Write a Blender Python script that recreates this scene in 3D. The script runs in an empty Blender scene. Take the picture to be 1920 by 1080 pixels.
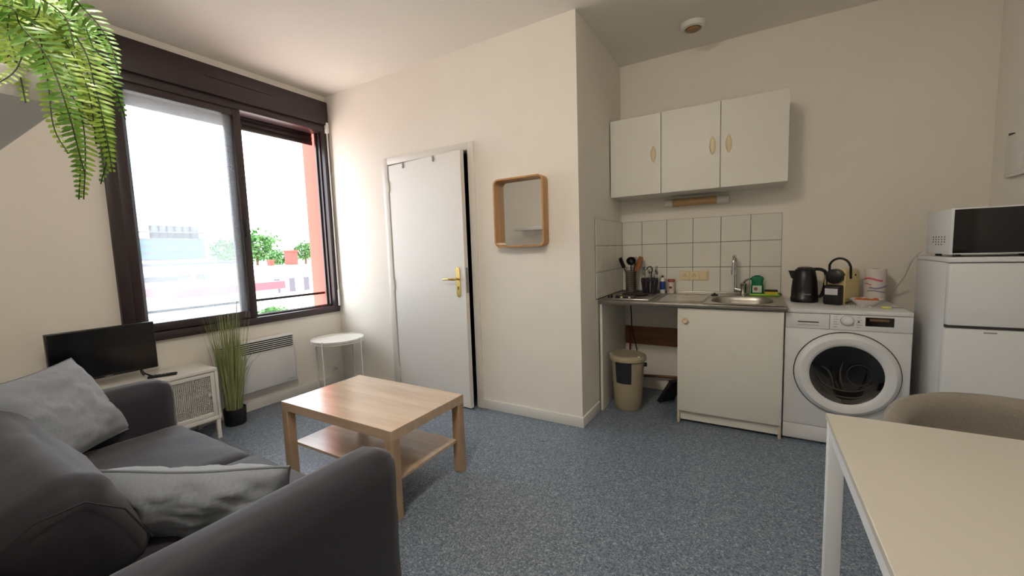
import bpy, bmesh, math, random
from mathutils import Vector, Matrix, noise
random.seed(7)
S = bpy.context.scene
COL = S.collection
R = math.radians
# ------------------------------------------------------------------ camera
F_PX, YAW, PITCH, ROLL = 764.454, -0.5363, 0.0906, -0.0334
CAM = Vector((3.6285, 0.0, 1.2678))
_f = Vector((math.sin(YAW), math.cos(YAW), 0)); _r = Vector((math.cos(YAW), -math.sin(YAW), 0)); _u = Vector((0, 0, 1))
FW = _f*math.cos(PITCH) - _u*math.sin(PITCH); _u2 = _u*math.cos(PITCH) + _f*math.sin(PITCH)
RT = _r*math.cos(ROLL) + _u2*math.sin(ROLL); UP = _u2*math.cos(ROLL) - _r*math.sin(ROLL)
cd = bpy.data.cameras.new('camera'); cam = bpy.data.objects.new('camera', cd); COL.objects.link(cam)
cam.matrix_world = Matrix(((RT.x, UP.x, -FW.x, CAM.x), (RT.y, UP.y, -FW.y, CAM.y), (RT.z, UP.z, -FW.z, CAM.z), (0, 0, 0, 1)))
cd.sensor_width = 36; cd.lens = F_PX/1920*36; cd.clip_start = 0.01; cd.clip_end = 500
S.camera = cam
def ray(px, py): return FW + RT*((px-960)/F_PX) - UP*((py-540)/F_PX)
def onx(x, px, py): d = ray(px, py); return CAM + d*((x-CAM.x)/d.x)
# ------------------------------------------------------------------ world, sun, exposure
W = bpy.data.worlds.new('sky'); S.world = W; W.use_nodes = True
bg = W.node_tree.nodes['Background']; bg.inputs[0].default_value = (0.86, 0.93, 1.0, 1); bg.inputs[1].default_value = 6.5
sd = bpy.data.lights.new('sun', 'SUN'); sd.energy = 9; sd.angle = R(0.6); sd.color = (1, .95, .88)
sun = bpy.data.objects.new('sun', sd); COL.objects.link(sun)
sun.rotation_euler = Vector((.06, -.62, -.78)).to_track_quat('-Z', 'Y').to_euler()
S.view_settings.view_transform = 'Standard'; S.view_settings.look = 'None'
S.view_settings.gamma = 1; S.view_settings.use_curve_mapping = False
S.view_settings.exposure = 0.0
# ------------------------------------------------------------------ helpers
def lin(c):
    return tuple(((x/255)/12.92 if x/255 <= .04045 else ((x/255+.055)/1.055)**2.4) for x in c)
MATS = {}
def pm(name, col, rough=.5, metal=0.0, var=0.0, scale=8, bump=0.0, bscale=200, spec=.5, stretch=None, sheen=0, trans=0, emit=0, detail=3, coat=0):
    m = bpy.data.materials.new(name); m.use_nodes = True; nt = m.node_tree; b = nt.nodes['Principled BSDF']
    c = lin(col); b.inputs['Base Color'].default_value = (*c, 1)
    b.inputs['Roughness'].default_value = rough; b.inputs['Metallic'].default_value = metal
    b.inputs['Specular IOR Level'].default_value = spec
    if sheen: b.inputs['Sheen Weight'].default_value = sheen; b.inputs['Sheen Roughness'].default_value = .5
    if trans: b.inputs['Transmission Weight'].default_value = trans
    if coat: b.inputs['Coat Weight'].default_value = coat
    if var or bump:
        tc = nt.nodes.new('ShaderNodeTexCoord'); mp = nt.nodes.new('ShaderNodeMapping')
        nt.links.new(tc.outputs['Object'], mp.inputs[0])
        if stretch: mp.inputs['Scale'].default_value = stretch
    if var:
        n = nt.nodes.new('ShaderNodeTexNoise'); n.inputs['Scale'].default_value = scale; n.inputs['Detail'].default_value = detail
        nt.links.new(mp.outputs[0], n.inputs[0])
        mx = nt.nodes.new('ShaderNodeMix'); mx.data_type = 'RGBA'
        mx.inputs[6].default_value = (*[x*(1-var) for x in c], 1); mx.inputs[7].default_value = (*[min(1, x*(1+var)) for x in c], 1)
        nt.links.new(n.outputs[0], mx.inputs[0]); nt.links.new(mx.outputs[2], b.inputs['Base Color'])
    if bump:
        n2 = nt.nodes.new('ShaderNodeTexNoise'); n2.inputs['Scale'].default_value = bscale; n2.inputs['Detail'].default_value = 4
        nt.links.new(mp.outputs[0], n2.inputs[0])
        bp = nt.nodes.new('ShaderNodeBump'); bp.inputs['Strength'].default_value = bump; bp.inputs['Distance'].default_value = .004
        nt.links.new(n2.outputs[0], bp.inputs['Height']); nt.links.new(bp.outputs[0], b.inputs['Normal'])
    MATS[name] = m
    return m
def wood(name, c1, c2, axis='x', rough=.35):
    m = bpy.data.materials.new(name); m.use_nodes = True; nt = m.node_tree; b = nt.nodes['Principled BSDF']
    tc = nt.nodes.new('ShaderNodeTexCoord'); mp = nt.nodes.new('ShaderNodeMapping'); nt.links.new(tc.outputs['Object'], mp.inputs[0])
    s = {'x': (1.2, 14, 14), 'y': (14, 1.2, 14), 'z': (14, 14, 1.2)}[axis]; mp.inputs['Scale'].default_value = s
    n = nt.nodes.new('ShaderNodeTexNoise'); n.inputs['Scale'].default_value = 1.6; n.inputs['Detail'].default_value = 6; n.inputs['Distortion'].default_value = .4
    nt.links.new(mp.outputs[0], n.inputs[0])
    cr = nt.nodes.new('ShaderNodeValToRGB'); e = cr.color_ramp.elements
    e[0].position = .32; e[0].color = (*lin(c1), 1); e[1].position = .68; e[1].color = (*lin(c2), 1)
    nt.links.new(n.outputs[0], cr.inputs[0]); nt.links.new(cr.outputs[0], b.inputs['Base Color'])
    b.inputs['Roughness'].default_value = rough
    return m
class MB:
    def __init__(s): s.v = []; s.f = []
    def add(s, vs, fs, M=None):
        o = len(s.v); s.v += [(M @ Vector(v)) if M is not None else Vector(v) for v in vs]; s.f += [tuple(i+o for i in f) for f in fs]; return s
    def box(s, x0, x1, y0, y1, z0, z1, b=0, n=2, M=None):
        if b <= 0:
            vs = [(x, y, z) for x in (x0, x1) for y in (y0, y1) for z in (z0, z1)]
            return s.add(vs, [(0, 1, 3, 2), (4, 6, 7, 5), (0, 4, 5, 1), (2, 3, 7, 6), (0, 2, 6, 4), (1, 5, 7, 3)], M)
        bm = bmesh.new(); bmesh.ops.create_cube(bm, size=1)
        for v in bm.verts: v.co = Vector(((x0+x1)/2+v.co.x*(x1-x0), (y0+y1)/2+v.co.y*(y1-y0), (z0+z1)/2+v.co.z*(z1-z0)))
        bmesh.ops.bevel(bm, geom=bm.edges[:], offset=b, segments=n, affect='EDGES', profile=.5)
        bm.verts.index_update(); s.add([v.co.copy() for v in bm.verts], [[v.index for v in f.verts] for f in bm.faces], M); bm.free(); return s
    def lathe(s, prof, c=(0, 0, 0), axis='z', n=28, M=None, sx=1, sy=1, cap=True):
        vs = []; fs = []
        for r, h in prof:
            for k in range(n):
                a = 2*math.pi*k/n; p = (r*math.cos(a)*sx, r*math.sin(a)*sy, h)
                if axis == 'y': p = (p[0], h, p[1])
                elif axis == 'x': p = (h, p[0], p[1])
                vs.append((p[0]+c[0], p[1]+c[1], p[2]+c[2]))
        m = len(prof)
        for i in range(m-1):
            for k in range(n): fs.append((i*n+k, i*n+(k+1) % n, (i+1)*n+(k+1) % n, (i+1)*n+k))
        if cap and prof[0][0] > 1e-6: fs.append(tuple(range(n))[::-1])
        if cap and prof[-1][0] > 1e-6: fs.append(tuple(range((m-1)*n, m*n)))
        return s.add(vs, fs, M)
    def cyl(s, p0, p1, r0, r1=None, n=14):
        return s.tube([p0, p1], [r0, r0 if r1 is None else r1], n)
    def tube(s, pts, r, n=8, closed=False, flat=1.0):
        P = [Vector(p) for p in pts]; m = len(P); rr = r if isinstance(r, (list, tuple)) else [r]*m
        vs = []; fs = []; pn = None
        for i in range(m):
            if closed: t = P[(i+1) % m]-P[i-1]
            else: t = P[min(i+1, m-1)]-P[max(i-1, 0)]
            t.normalize()
            if pn is None:
                a = Vector((0, 0, 1)) if abs(t.z) < .9 else Vector((1, 0, 0)); pn = (a-t*a.dot(t)).normalized()
            else:
                pn = pn-t*pn.dot(t); pn.normalize()
            bn = t.cross(pn)
            for k in range(n):
                a = 2*math.pi*k/n; vs.append(P[i]+pn*(rr[i]*math.cos(a))+bn*(rr[i]*flat*math.sin(a)))
        for i in range(m if closed else m-1):
            j = (i+1) % m
            for k in range(n): fs.append((i*n+k, i*n+(k+1) % n, j*n+(k+1) % n, j*n+k))
        if not closed: fs.append(tuple(range(n))[::-1]); fs.append(tuple(range((m-1)*n, m*n)))
        return s.add(vs, fs)
    def prism(s, pts, a0, a1, axis='x', M=None):
        def mk(p, a): return {'x': (a, p[0], p[1]), 'y': (p[0], a, p[1]), 'z': (p[0], p[1], a)}[axis]
        n = len(pts); vs = [mk(p, a0) for p in pts]+[mk(p, a1) for p in pts]
        fs = [tuple(range(n))[::-1], tuple(range(n, 2*n))]+[(i, (i+1) % n, n+(i+1) % n, n+i) for i in range(n)]
        return s.add(vs, fs, M)
    def soft(s, x0, x1, y0, y1, z0, z1, r, n=14, puff=(0, 0, 0), wob=0, M=None, seed=0):
        """rounded box on a fine grid, faces may swell by puff along each axis"""
        bm = bmesh.new(); bmesh.ops.create_cube(bm, size=2)
        bmesh.ops.subdivide_edges(bm, edges=bm.edges[:], cuts=n, use_grid_fill=True)
        c = Vector(((x0+x1)/2, (y0+y1)/2, (z0+z1)/2)); h = Vector((x1-x0, y1-y0, z1-z0))/2
        for v in bm.verts:
            u = v.co.copy(); p = Vector((u.x*h.x, u.y*h.y, u.z*h.z))
            q = Vector([max(-(h[i]-r), min(h[i]-r, p[i])) for i in range(3)]); d = p-q
            if d.length > 1e-9: p = q+d.normalized()*r
            w = [(1-u[i]**2) for i in range(3)]
            p.x += puff[0]*u.x*w[1]*w[2]; p.y += puff[1]*u.y*w[0]*w[2]; p.z += puff[2]*u.z*w[0]*w[1]
            if wob: p += noise.noise_vector((p+c)*9+Vector((seed, seed, seed)))*wob+noise.noise_vector((p+c)*22)*wob*.4
            v.co = p+c
        bm.verts.index_update(); s.add([v.co.copy() for v in bm.verts], [[v.index for v in f.verts] for f in bm.faces], M); bm.free(); return s
WMX = {}
def obj(name, mb, mat, parent=None, smooth=38, kind=None):
    """one mesh object; mb in world coordinates"""
    lo = Vector([min(v[i] for v in mb.v) for i in range(3)]); hi = Vector([max(v[i] for v in mb.v) for i in range(3)]); c = (lo+hi)/2
    if parent is None: c.z = lo.z
    inv = WMX[parent.name].inverted() if parent else Matrix()
    W0 = Matrix.Translation(c)
    me = bpy.data.meshes.new(name); me.from_pydata([v-c for v in mb.v], [], mb.f); me.materials.append(mat)
    bm = bmesh.new(); bm.from_mesh(me); bmesh.ops.recalc_face_normals(bm, faces=bm.faces[:]); bm.to_mesh(me); bm.free()
    if smooth: me.shade_smooth(); me.set_sharp_from_angle(angle=R(smooth))
    o = bpy.data.objects.new(name, me); COL.objects.link(o)
    if parent: o.parent = parent; o.matrix_local = inv @ W0
    else: o.location = c
    WMX[o.name] = W0
    if kind: o['kind'] = kind
    return o
def tag(o, label, cat, group=None):
    o['label'] = label; o['category'] = cat
    if group: o['group'] = group
    return o
def thing(name, label, cat, loc, group=None):
    o = bpy.data.objects.new(name, None); COL.objects.link(o); o.location = loc; o.empty_display_size = .05
    WMX[o.name] = Matrix.Translation(Vector(loc)); return tag(o, label, cat, group)
def struct(name, loc=None, mb=None, mat=None, label=None, smooth=38):
    if mb is None:
        o = bpy.data.objects.new(name, None); COL.objects.link(o); o.location = loc; WMX[o.name] = Matrix.Translation(Vector(loc)); o.empty_display_size = .05
    else: o = obj(name, mb, mat, None, smooth)
    o['kind'] = 'structure'
    if label: o['label'] = label
    return o
def frame_m(o, ex, ey, ez):
    ex, ey, ez = [Vector(e).normalized() for e in (ex, ey, ez)]
    return Matrix(((ex.x, ey.x, ez.x, o[0]), (ex.y, ey.y, ez.y, o[1]), (ex.z, ey.z, ez.z, o[2]), (0, 0, 0, 1)))
def arc(c, r, a0, a1, n, plane='xz', y=0):
    out = []
    for i in range(n+1):
        a = R(a0+(a1-a0)*i/n); out.append((c[0]+r*math.cos(a), c[1]+r*math.sin(a)))
    return out
# ------------------------------------------------------------------ materials
WALL = pm('wall_paint', (240, 234, 224), .75, var=.03, scale=3, bump=.05, bscale=120)
CEIL = pm('ceiling_paint', (240, 235, 226), .8, var=.02, scale=3)
WHITE = pm('white_lacquer', (228, 226, 220), .35)
CABW = pm('cabinet_white', (226, 224, 214), .4, var=.02, scale=4)
DOORW = pm('door_paint', (230, 226, 220), .42, var=.02, scale=3)
CREAM = pm('yellowed_edge', (214, 198, 164), .5)
APPL = pm('appliance_white', (226, 226, 226), .3)
FRAME = pm('window_brown', (52, 40, 42), .38, var=.1, scale=5)
BLACK = pm('black_plastic', (16, 16, 18), .35)
MATTE = pm('matte_black', (20, 20, 22), .6)
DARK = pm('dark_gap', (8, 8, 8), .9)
GROUT = pm('grout', (96, 90, 80), .9)
TILE = pm('glazed_tile', (226, 224, 214), .22, var=.04, scale=6)
STEEL = pm('brushed_steel', (176, 172, 166), .32, metal=1, var=.12, scale=30, stretch=(1, 10, 10))
STEELD = pm('worn_steel', (150, 146, 142), .38, metal=1, var=.2, scale=14)
CHROME = pm('chrome', (210, 210, 212), .08, metal=1)
BRASS = pm('brass', (214, 184, 112), .28, metal=1)
GREYM = pm('grey_metal', (150, 150, 150), .4, metal=.6)
OAK = wood('oak_effect', (190, 165, 140), (207, 183, 158), 'x', .2)
OAKZ = wood('oak_effect_upright', (174, 146, 116), (192, 164, 134), 'z', .38)
BAMBOO = wood('bamboo', (176, 128, 78), (198, 152, 100), 'z', .4)
BOARD = wood('brown_board', (112, 72, 40), (134, 90, 54), 'x', .6)
SOFA = pm('sofa_cotton', (34, 32, 43), .68, var=.08, scale=60, bump=.25, bscale=26, sheen=.25)
PILL = pm('pillow_linen', (144, 150, 158), .9, var=.16, scale=120, bump=.35, bscale=20, sheen=.2)
PILLP = pm('pillow_piping', (126, 131, 138), .9)
CHAIRF = pm('chair_fabric', (132, 124, 114), .95, var=.28, scale=260, bump=.4, bscale=300, sheen=.2)
GRASS = pm('grass_blade', (148, 158, 104), .55, var=.4, scale=9)
FERN = pm('fern_leaf', (98, 150, 46), .42, var=.35, scale=14)
FERN_LIT = pm('fern_leaf_lit', (146, 176, 62), .42, var=.3, scale=14)  # window light on some fronds painted as a yellower green
STEM = pm('fern_stem', (44, 56, 28), .6)
RED = pm('red_render', (214, 104, 90), .85, var=.05, scale=2)
IVORY = pm('ivory_plastic', (226, 210, 170), .4)
TVS = pm('tv_screen', (10, 10, 14), .12)
BINM = pm('bin_plastic', (162, 150, 124), .45, var=.05, scale=10)
# floor: speckled blue-grey vinyl
fm = bpy.data.materials.new('speckled_vinyl'); fm.use_nodes = True; nt = fm.node_tree; b = nt.nodes['Principled BSDF']
tc = nt.nodes.new('ShaderNodeTexCoord')
def _vor(scale):
    v = nt.nodes.new('ShaderNodeTexVoronoi'); v.inputs['Scale'].default_value = scale; nt.links.new(tc.outputs['Object'], v.inputs[0])
    s = nt.nodes.new('ShaderNodeSeparateColor'); nt.links.new(v.outputs['Color'], s.inputs[0]); return s
s1 = _vor(170); s2 = _vor(95)
rp = nt.nodes.new('ShaderNodeValToRGB'); rp.color_ramp.interpolation = 'CONSTANT'
for i, (p, c) in enumerate([(0, (99, 111, 126)), (.3, (121, 133, 147)), (.6, (135, 146, 160)), (.84, (82, 93, 108)), (.94, (166, 175, 184))]):
    e = rp.color_ramp.elements[i] if i < 2 else rp.color_ramp.elements.new(p)
    e.position = p; e.color = (*lin(c), 1)
nt.links.new(s1.outputs[0], rp.inputs[0])
mx = nt.nodes.new('ShaderNodeMix'); mx.data_type = 'RGBA'; mx.blend_type = 'MULTIPLY'; mx.inputs[0].default_value = .5
rp2 = nt.nodes.new('ShaderNodeValToRGB'); rp2.color_ramp.elements[0].color = (.7, .7, .7, 1); nt.links.new(s2.outputs[1], rp2.inputs[0])
nt.links.new(rp.outputs[0], mx.inputs[6]); nt.links.new(rp2.outputs[0], mx.inputs[7]); nt.links.new(mx.outputs[2], b.inputs['Base Color'])
b.inputs['Roughness'].default_value = .42; b.inputs['Specular IOR Level'].default_value = .45
FLOOR = fm
GLASS = bpy.data.materials.new('window_glass'); GLASS.use_nodes = True; nt = GLASS.node_tree
for n in list(nt.nodes):
    if n.type != 'OUTPUT_MATERIAL': nt.nodes.remove(n)
tr = nt.nodes.new('ShaderNodeBsdfTransparent'); tr.inputs[0].default_value = (.93, .96, .97, 1); gl = nt.nodes.new('ShaderNodeBsdfGlossy'); gl.inputs['Roughness'].default_value = .02
tl = nt.nodes.new('ShaderNodeBsdfTranslucent'); tl.inputs[0].default_value = (.9, .92, .94, 1); m0 = nt.nodes.new('ShaderNodeMixShader'); m0.inputs[0].default_value = .075; nt.links.new(tr.outputs[0], m0.inputs[1]); nt.links.new(tl.outputs[0], m0.inputs[2])
fr = nt.nodes.new('ShaderNodeFresnel'); fr.inputs[0].default_value = 1.35; ms = nt.nodes.new('ShaderNodeMixShader')
nt.links.new(fr.outputs[0], ms.inputs[0]); nt.links.new(m0.outputs[0], ms.inputs[1]); nt.links.new(gl.outputs[0], ms.inputs[2]); nt.links.new(ms.outputs[0], [n for n in nt.nodes if n.type == 'OUTPUT_MATERIAL'][0].inputs[0])
MIRROR = pm('mirror_glass', (232, 236, 234), .01, metal=1)
# ------------------------------------------------------------------ room shell
XA, YD, YK, H, XR, YB = 2.6036, 2.6467, 3.6798, 2.8195, 4.868, -0.035
struct('floor', mb=MB().box(-.25, XR+.1, YB-.1, YK+.1, -.1, 0), mat=FLOOR, label='speckled blue-grey vinyl floor')
struct('ceiling', mb=MB().box(-.25, XR+.1, YB-.1, YK+.1, H, H+.1), mat=CEIL, label='plain white ceiling')
WY0, WY1, WZ0, WZ1 = .984, 2.63, .72, 2.752
w = MB().box(-.25, 0, YB-.1, WY0, 0, H).box(-.25, 0, WY1, YK+.1, 0, H).box(-.25, 0, WY0, WY1, 0, WZ0).box(-.25, 0, WY0, WY1, WZ1, H)
struct('wall_left', mb=w, mat=WALL, label='white wall with the big window')
DX0, DX1, DZ = .812, 1.70, 2.068
w = MB().box(0, DX0, YD, YD+.1, 0, H).box(DX1, XA-.1, YD, YD+.1, 0, H).box(DX0, DX1, YD, YD+.1, DZ, H)
struct('wall_door', mb=w, mat=WALL, label='white wall with the ajar door')
struct('wall_alcove', mb=MB().box(XA-.1, XA, YD, YK+.1, 0, H), mat=WALL, label='short white side wall of the kitchen alcove')
wk = struct('wall_kitchen', mb=MB().box(XA, XR+.1, YK, YK+.1, 0, H), mat=WALL, label='white wall behind the kitchenette')
struct('wall_right', mb=MB().box(XR, XR+.1, YB-.1, YK, 0, H), mat=WALL, label='white wall right of the fridge')
struct('wall_back', mb=MB().box(0, XR, YB-.1, YB, 0, H), mat=WALL, label='white wall behind the sofa')
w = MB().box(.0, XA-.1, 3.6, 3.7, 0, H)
struct('wall_closet', mb=w, mat=DARK, label='dark inside of the room beyond the door')  # near-black colour holds the shade of the unlit room
struct('baseboard_left', mb=MB().box(0, .011, YB, YD, 0, .076, .002), mat=WHITE)
struct('baseboard_door', mb=MB().box(.011, .752, YD-.011, YD, 0, .076, .002).box(1.757, XA+.011, YD-.011, YD, 0, .076, .002), mat=WHITE)
struct('baseboard_alcove', mb=MB().box(XA, XA+.011, YD, 3.0, 0, .076, .002), mat=WHITE)
struct('baseboard_right', mb=MB().box(XR-.011, XR, YB, 2.8, 0, .076, .002), mat=WHITE)
# tiles: three courses on the back wall, three on the alcove side
def tiles(parent, mk, cols, rows):
    cache = {}
    for a0, a1 in cols:
        for z0, z1 in rows:
            g = .0016; key = (round(a1-a0, 4), round(z1-z0, 4)); ctr = mk((a0+a1)/2, (z0+z1)/2)
            if key not in cache:
                o = obj('tile', mk.mesh(a0+g, a1-g, z0+g, z1-g), TILE, parent); cache[key] = o
            else:
                o = cache[key].copy(); COL.objects.link(o); o.parent = parent
                o.matrix_local = WMX[parent.name].inverted() @ Matrix.Translation(ctr)
rows = [(.883, 1.084), (1.084, 1.285), (1.285, 1.486)]
class BackT:
    def __call__(s, a, z): return Vector((a, YK-.006, z))
    def mesh(s, a0, a1, z0, z1): return MB().box(a0, a1, YK-.009, YK-.003, z0, z1, .0012, 1)
class SideT:
    def __call__(s, a, z): return Vector((XA+.006, a, z))
    def mesh(s, a0, a1, z0, z1): return MB().box(XA+.003, XA+.009, a0, a1, z0, z1, .0012, 1)
obj('grout', MB().box(XA+.0005, 3.808, YK-.004, YK-.0005, .875, 1.486), GROUT, wk)
tiles(wk, BackT(), [(2.612, 2.785), (2.785, 2.99), (2.99, 3.195), (3.195, 3.4), (3.4, 3.605), (3.605, 3.808)], rows)
wa = bpy.data.objects['wall_alcove']
obj('grout', MB().box(XA+.0005, XA+.004, 2.96, YK-.005, .875, 1.486), GROUT, wa)
tiles(wa, SideT(), [(2.96, 3.07), (3.07, 3.27), (3.27, 3.47), (3.47, 3.67)], rows)
# ------------------------------------------------------------------ window
wn = struct('window_1', loc=(0, (WY0+WY1)/2, WZ0), label='large dark brown sliding window, right half open')
zs = 2.50
obj('shutter_box', MB().box(-.16, .055, WY0, WY1, 2.535, WZ1, .006).box(.055, .062, WY0+.62, WY0+1.12, 2.655, 2.672, .003), FRAME, wn)
obj('jamb', MB().box(-.12, .03, WY0, WY0+.065, WZ0+.06, 2.535, .004), FRAME, wn)
obj('jamb', MB().box(-.12, .03, WY1-.045, WY1, WZ0+.05, 2.535, .004), FRAME, wn)
obj('head', MB().box(-.12, .03, WY0+.065, WY1-.045, 2.475, 2.535, .004), FRAME, wn)
obj('sill', MB().box(-.14, .035, WY0, WY1, WZ0, WZ0+.06, .006), FRAME, wn)
obj('track', MB().box(-.09, -.08, WY0+.065, WY1-.045, WZ0+.06, WZ0+.075).box(-.035, -.025, WY0+.065, WY1-.045, WZ0+.06, WZ0+.075), FRAME, wn)
obj('track', MB().box(-.09, -.08, WY1-.058, WY1-.045, WZ0+.075, 2.475).box(-.035, -.025, WY1-.058, WY1-.045, WZ0+.075, 2.475), FRAME, wn)
def sash(x0, x1, y0, y1, z0, z1, t):
    s = MB().box(x0, x1, y0, y0+t, z0, z1, .004).box(x0, x1, y1-t, y1, z0, z1, .004).box(x0, x1, y0+t, y1-t, z0, z0+t, .004).box(x0, x1, y0+t, y1-t, z1-t*.9, z1, .004)
    o = obj('sash', s, FRAME, wn)
    xm = (x0+x1)/2; obj('pane', MB().box(xm-.003, xm+.003, y0+t-.005, y1-t+.005, z0+t-.005, z1-t*.9+.005), GLASS, o)
    return o
a = sash(-.02, .02, 1.05, 1.845, .785, 2.475, .058)
obj('pull_handle', MB().box(.02, .03, 1.80, 1.815, 1.45, 1.6, .003), BLACK, a)
sash(-.075, -.035, 1.09, 1.80, .785, 2.475, .05)
sb = obj('roller_shutter', MB().box(-.19, -.178, WY0+.05, WY1-.03, 2.38, 2.56), FRAME, wn)
for k in range(3): obj('slat', MB().box(-.1785, -.172, WY0+.05, WY1-.03, 2.383+k*.045, 2.421+k*.045, .003), FRAME, sb)
# outside reveal fins, red render
struct('wall_outside', mb=MB().box(-.385, -.125, 2.628, 2.95, -6, 4.5), mat=RED, label='red rendered fin outside, right of the window')
tag(obj('guard_rail', MB().tube([(-.20, WY0-.2, .905), (-.20, 2.73, .902)], .012, 10), BLACK), 'thin dark metal guard rail across the outside of the window', 'railing')
cr_ = thing('shutter_crank', 'slim white shutter crank hanging in the corner beside the window', 'crank', (.05, 2.615, .78))
obj('crank_rod', MB().tube([(.05, 2.612, 2.48), (.045, 2.618, 1.7), (.05, 2.615, .80)], .006, 8), WHITE, cr_)
obj('crank_bracket', MB().box(.02, .065, 2.60, 2.63, 2.46, 2.56, .006), WHITE, cr_)
obj('crank_grip', MB().tube([(.05, 2.615, .94), (.05, 2.615, .78)], .010, 8), WHITE, cr_)
# ------------------------------------------------------------------ door
dr = struct('door_1', loc=((DX0+DX1)/2, YD, 0), label='plain white flush door standing slightly ajar')
fy = YD-.014
obj('door_frame', MB().box(.754, .816, fy, YD+.1, 0, 2.12, .004), DOORW, dr)
obj('door_frame', MB().box(1.697, 1.757, fy, YD+.1, 0, 2.12, .004), DOORW, dr)
obj('door_frame', MB().box(.816, 1.697, fy, YD+.1, 2.062, 2.12, .004), DOORW, dr)
ang = math.atan2(.082, .862)
DM = Matrix.Translation((.826, YD-.008, 0)) @ Matrix.Rotation(-ang, 4, 'Z')
leaf = obj('door_leaf', MB().box(0, .864, 0, .04, .012, 2.052, .002, 1, DM), DOORW, dr)
obj('lock_edge', MB().box(.8641, .866, .008, .032, .95, 1.15, 0, 1, DM), GREYM, leaf)
hp = MB().prism([(.79+.02*math.cos(R(t)), 1.135+.02*math.sin(R(t))) for t in range(0, 181, 20)]+[(.79+.02*math.cos(R(t)), .935+.02*math.sin(R(t))) for t in range(180, 361, 20)], -.006, 0, 'y', DM)
obj('handle_plate', hp, BRASS, leaf)
lv = MB(); lv.tube([DM @ Vector(p) for p in ((.79, -.005, 1.06), (.79, -.045, 1.06), (.775, -.055, 1.06), (.72, -.055, 1.061), (.665, -.052, 1.058))], [.009, .009, .0095, .008, .007], 10)
obj('door_lever', lv, BRASS, leaf)
obj('keyhole', MB().box(.786, .794, -.0075, -.005, .975, 1.0, 0, 1, DM), DARK, leaf)
for z in (1.87, 1.0, .185): obj('hinge', MB().tube([DM @ Vector((-.004, -.006, z-.045)), DM @ Vector((-.004, -.006, z+.045))], .0075, 10), WHITE, leaf)
for x in (.20, .57): obj('hook', MB().box(x-.007, x+.007, -.01, -.001, 2.005, 2.05, .002, 1, DM), GREYM, leaf)
# ------------------------------------------------------------------ mirror
t = thing('wall_mirror', 'rectangular mirror with deep bamboo frame and rounded corners beside the door', 'mirror', (2.17, YD, 1.296))
def rrect(x0, x1, z0, z1, r, n=6):
    out = []
    for cx, cz, a0 in ((x1-r, z1-r, 0), (x0+r, z1-r, 90), (x0+r, z0+r, 180), (x1-r, z0+r, 270)):
        out += [(cx+r*math.cos(R(a0+90*i/n)), cz+r*math.sin(R(a0+90*i/n))) for i in range(n+1)]
    return out
def ring(out, inn, y0, y1):
    n = len(out); vs = [(p[0], y, p[1]) for y in (y0, y1) for L in (out, inn) for p in L]; fs = []
    for i in range(n):
        j = (i+1) % n
        fs += [(i, j, n+j, n+i), (2*n+i, 2*n+j, 3*n+j, 3*n+i), (i, j, 2*n+j, 2*n+i), (n+i, n+j, 3*n+j, 3*n+i)]
    return MB().add(vs, fs)
mo = rrect(1.968, 2.376, 1.296, 1.79, .042); mi = rrect(1.979, 2.365, 1.307, 1.779, .032)
obj('mirror_frame', ring(mo, mi, YD-.083, YD-.002), BAMBOO, t)
obj('mirror_glass', MB().prism(mi, YD-.016, YD-.012, 'y'), MIRROR, t)
# ------------------------------------------------------------------ heater
t = thing('electric_heater', 'white electric panel heater under the window', 'heater', (.05, 1.77, .18))
hy0, hy1 = 1.46, 2.09
obj('body', MB().box(.012, .098, hy0, hy1, .18, .605, .008), APPL, t)
g = obj('grille', MB().box(.09, .0985, hy0+.015, hy1-.012, .492, .596), DARK, t)
for k in range(7): obj('slat', MB().box(.094, .104, hy0+.012, hy1-.010, .4905+k*.0165, .4975+k*.0165, .002, 1), APPL, g)
obj('grille_bars', MB().__class__() if False else (lambda m: [m.box(.0905, .0965, y-.001, y+.001, .492, .596) for y in [hy0+.03+i*.029 for i in range(21)]][-1])(MB()), APPL, g, kind='stuff')
obj('control_flap', MB().box(.098, .1, hy1-.08, hy1-.02, .205, .208), GREYM, t)
def socket_plate(name, label, c, n, axis):
    t = thing(name, label, 'socket', c)
    for i in range(n):
        o = (i-(n-1)/2)*.072
        if axis == 'x': m = MB().box(c[0]-.001, c[0]+.009, c[1]+o-.036, c[1]+o+.036, c[2]-.038, c[2]+.038, .003)
        else: m = MB().box(c[0]+o-.036, c[0]+o+.036, c[1]-.009, c[1]+.001, c[2]-.038, c[2]+.038, .003)
        p = obj('plate', m, IVORY if axis == 'y' else WHITE, t)
        if axis == 'y' and i == 2:
            obj('switch', MB().box(c[0]+o-.024, c[0]+o+.024, c[1]-.013, c[1]-.008, c[2]-.026, c[2]+.026, .002), IVORY, p)
        else:
            pr = [(.021, 0), (.021, .003), (.019, .003), (.019, .0005), (0, .0005)]
            if axis == 'y':
                obj('outlet', MB().lathe([(r, -h) for r, h in pr], (c[0]+o, c[1]-.009, c[2]), 'y', 20), IVORY, p)
                for dx, dz in ((-.009, -.003), (.009, -.003), (0, .010)): obj('pin_hole', MB().lathe([(.0032, 0), (.0032, -.0022), (0, -.0022)], (c[0]+o+dx, c[1]-.009, c[2]+dz), 'y', 8), DARK, p)
            else:
                obj('outlet', MB().lathe(pr, (c[0]+.009, c[1]+o, c[2]), 'x', 20), WHITE, p)
                for dy, dz in ((-.009, -.003), (.009, -.003), (0, .010)): obj('pin_hole', MB().lathe([(.004, 0), (.004, .0022), (0, .0022)], (c[0]+.009, c[1]+o+dy, c[2]+dz), 'x', 8), DARK, p)
socket_plate('wall_socket', 'single white wall socket low beside the corner', (.0, 2.548, .142), 1, 'x')
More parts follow.
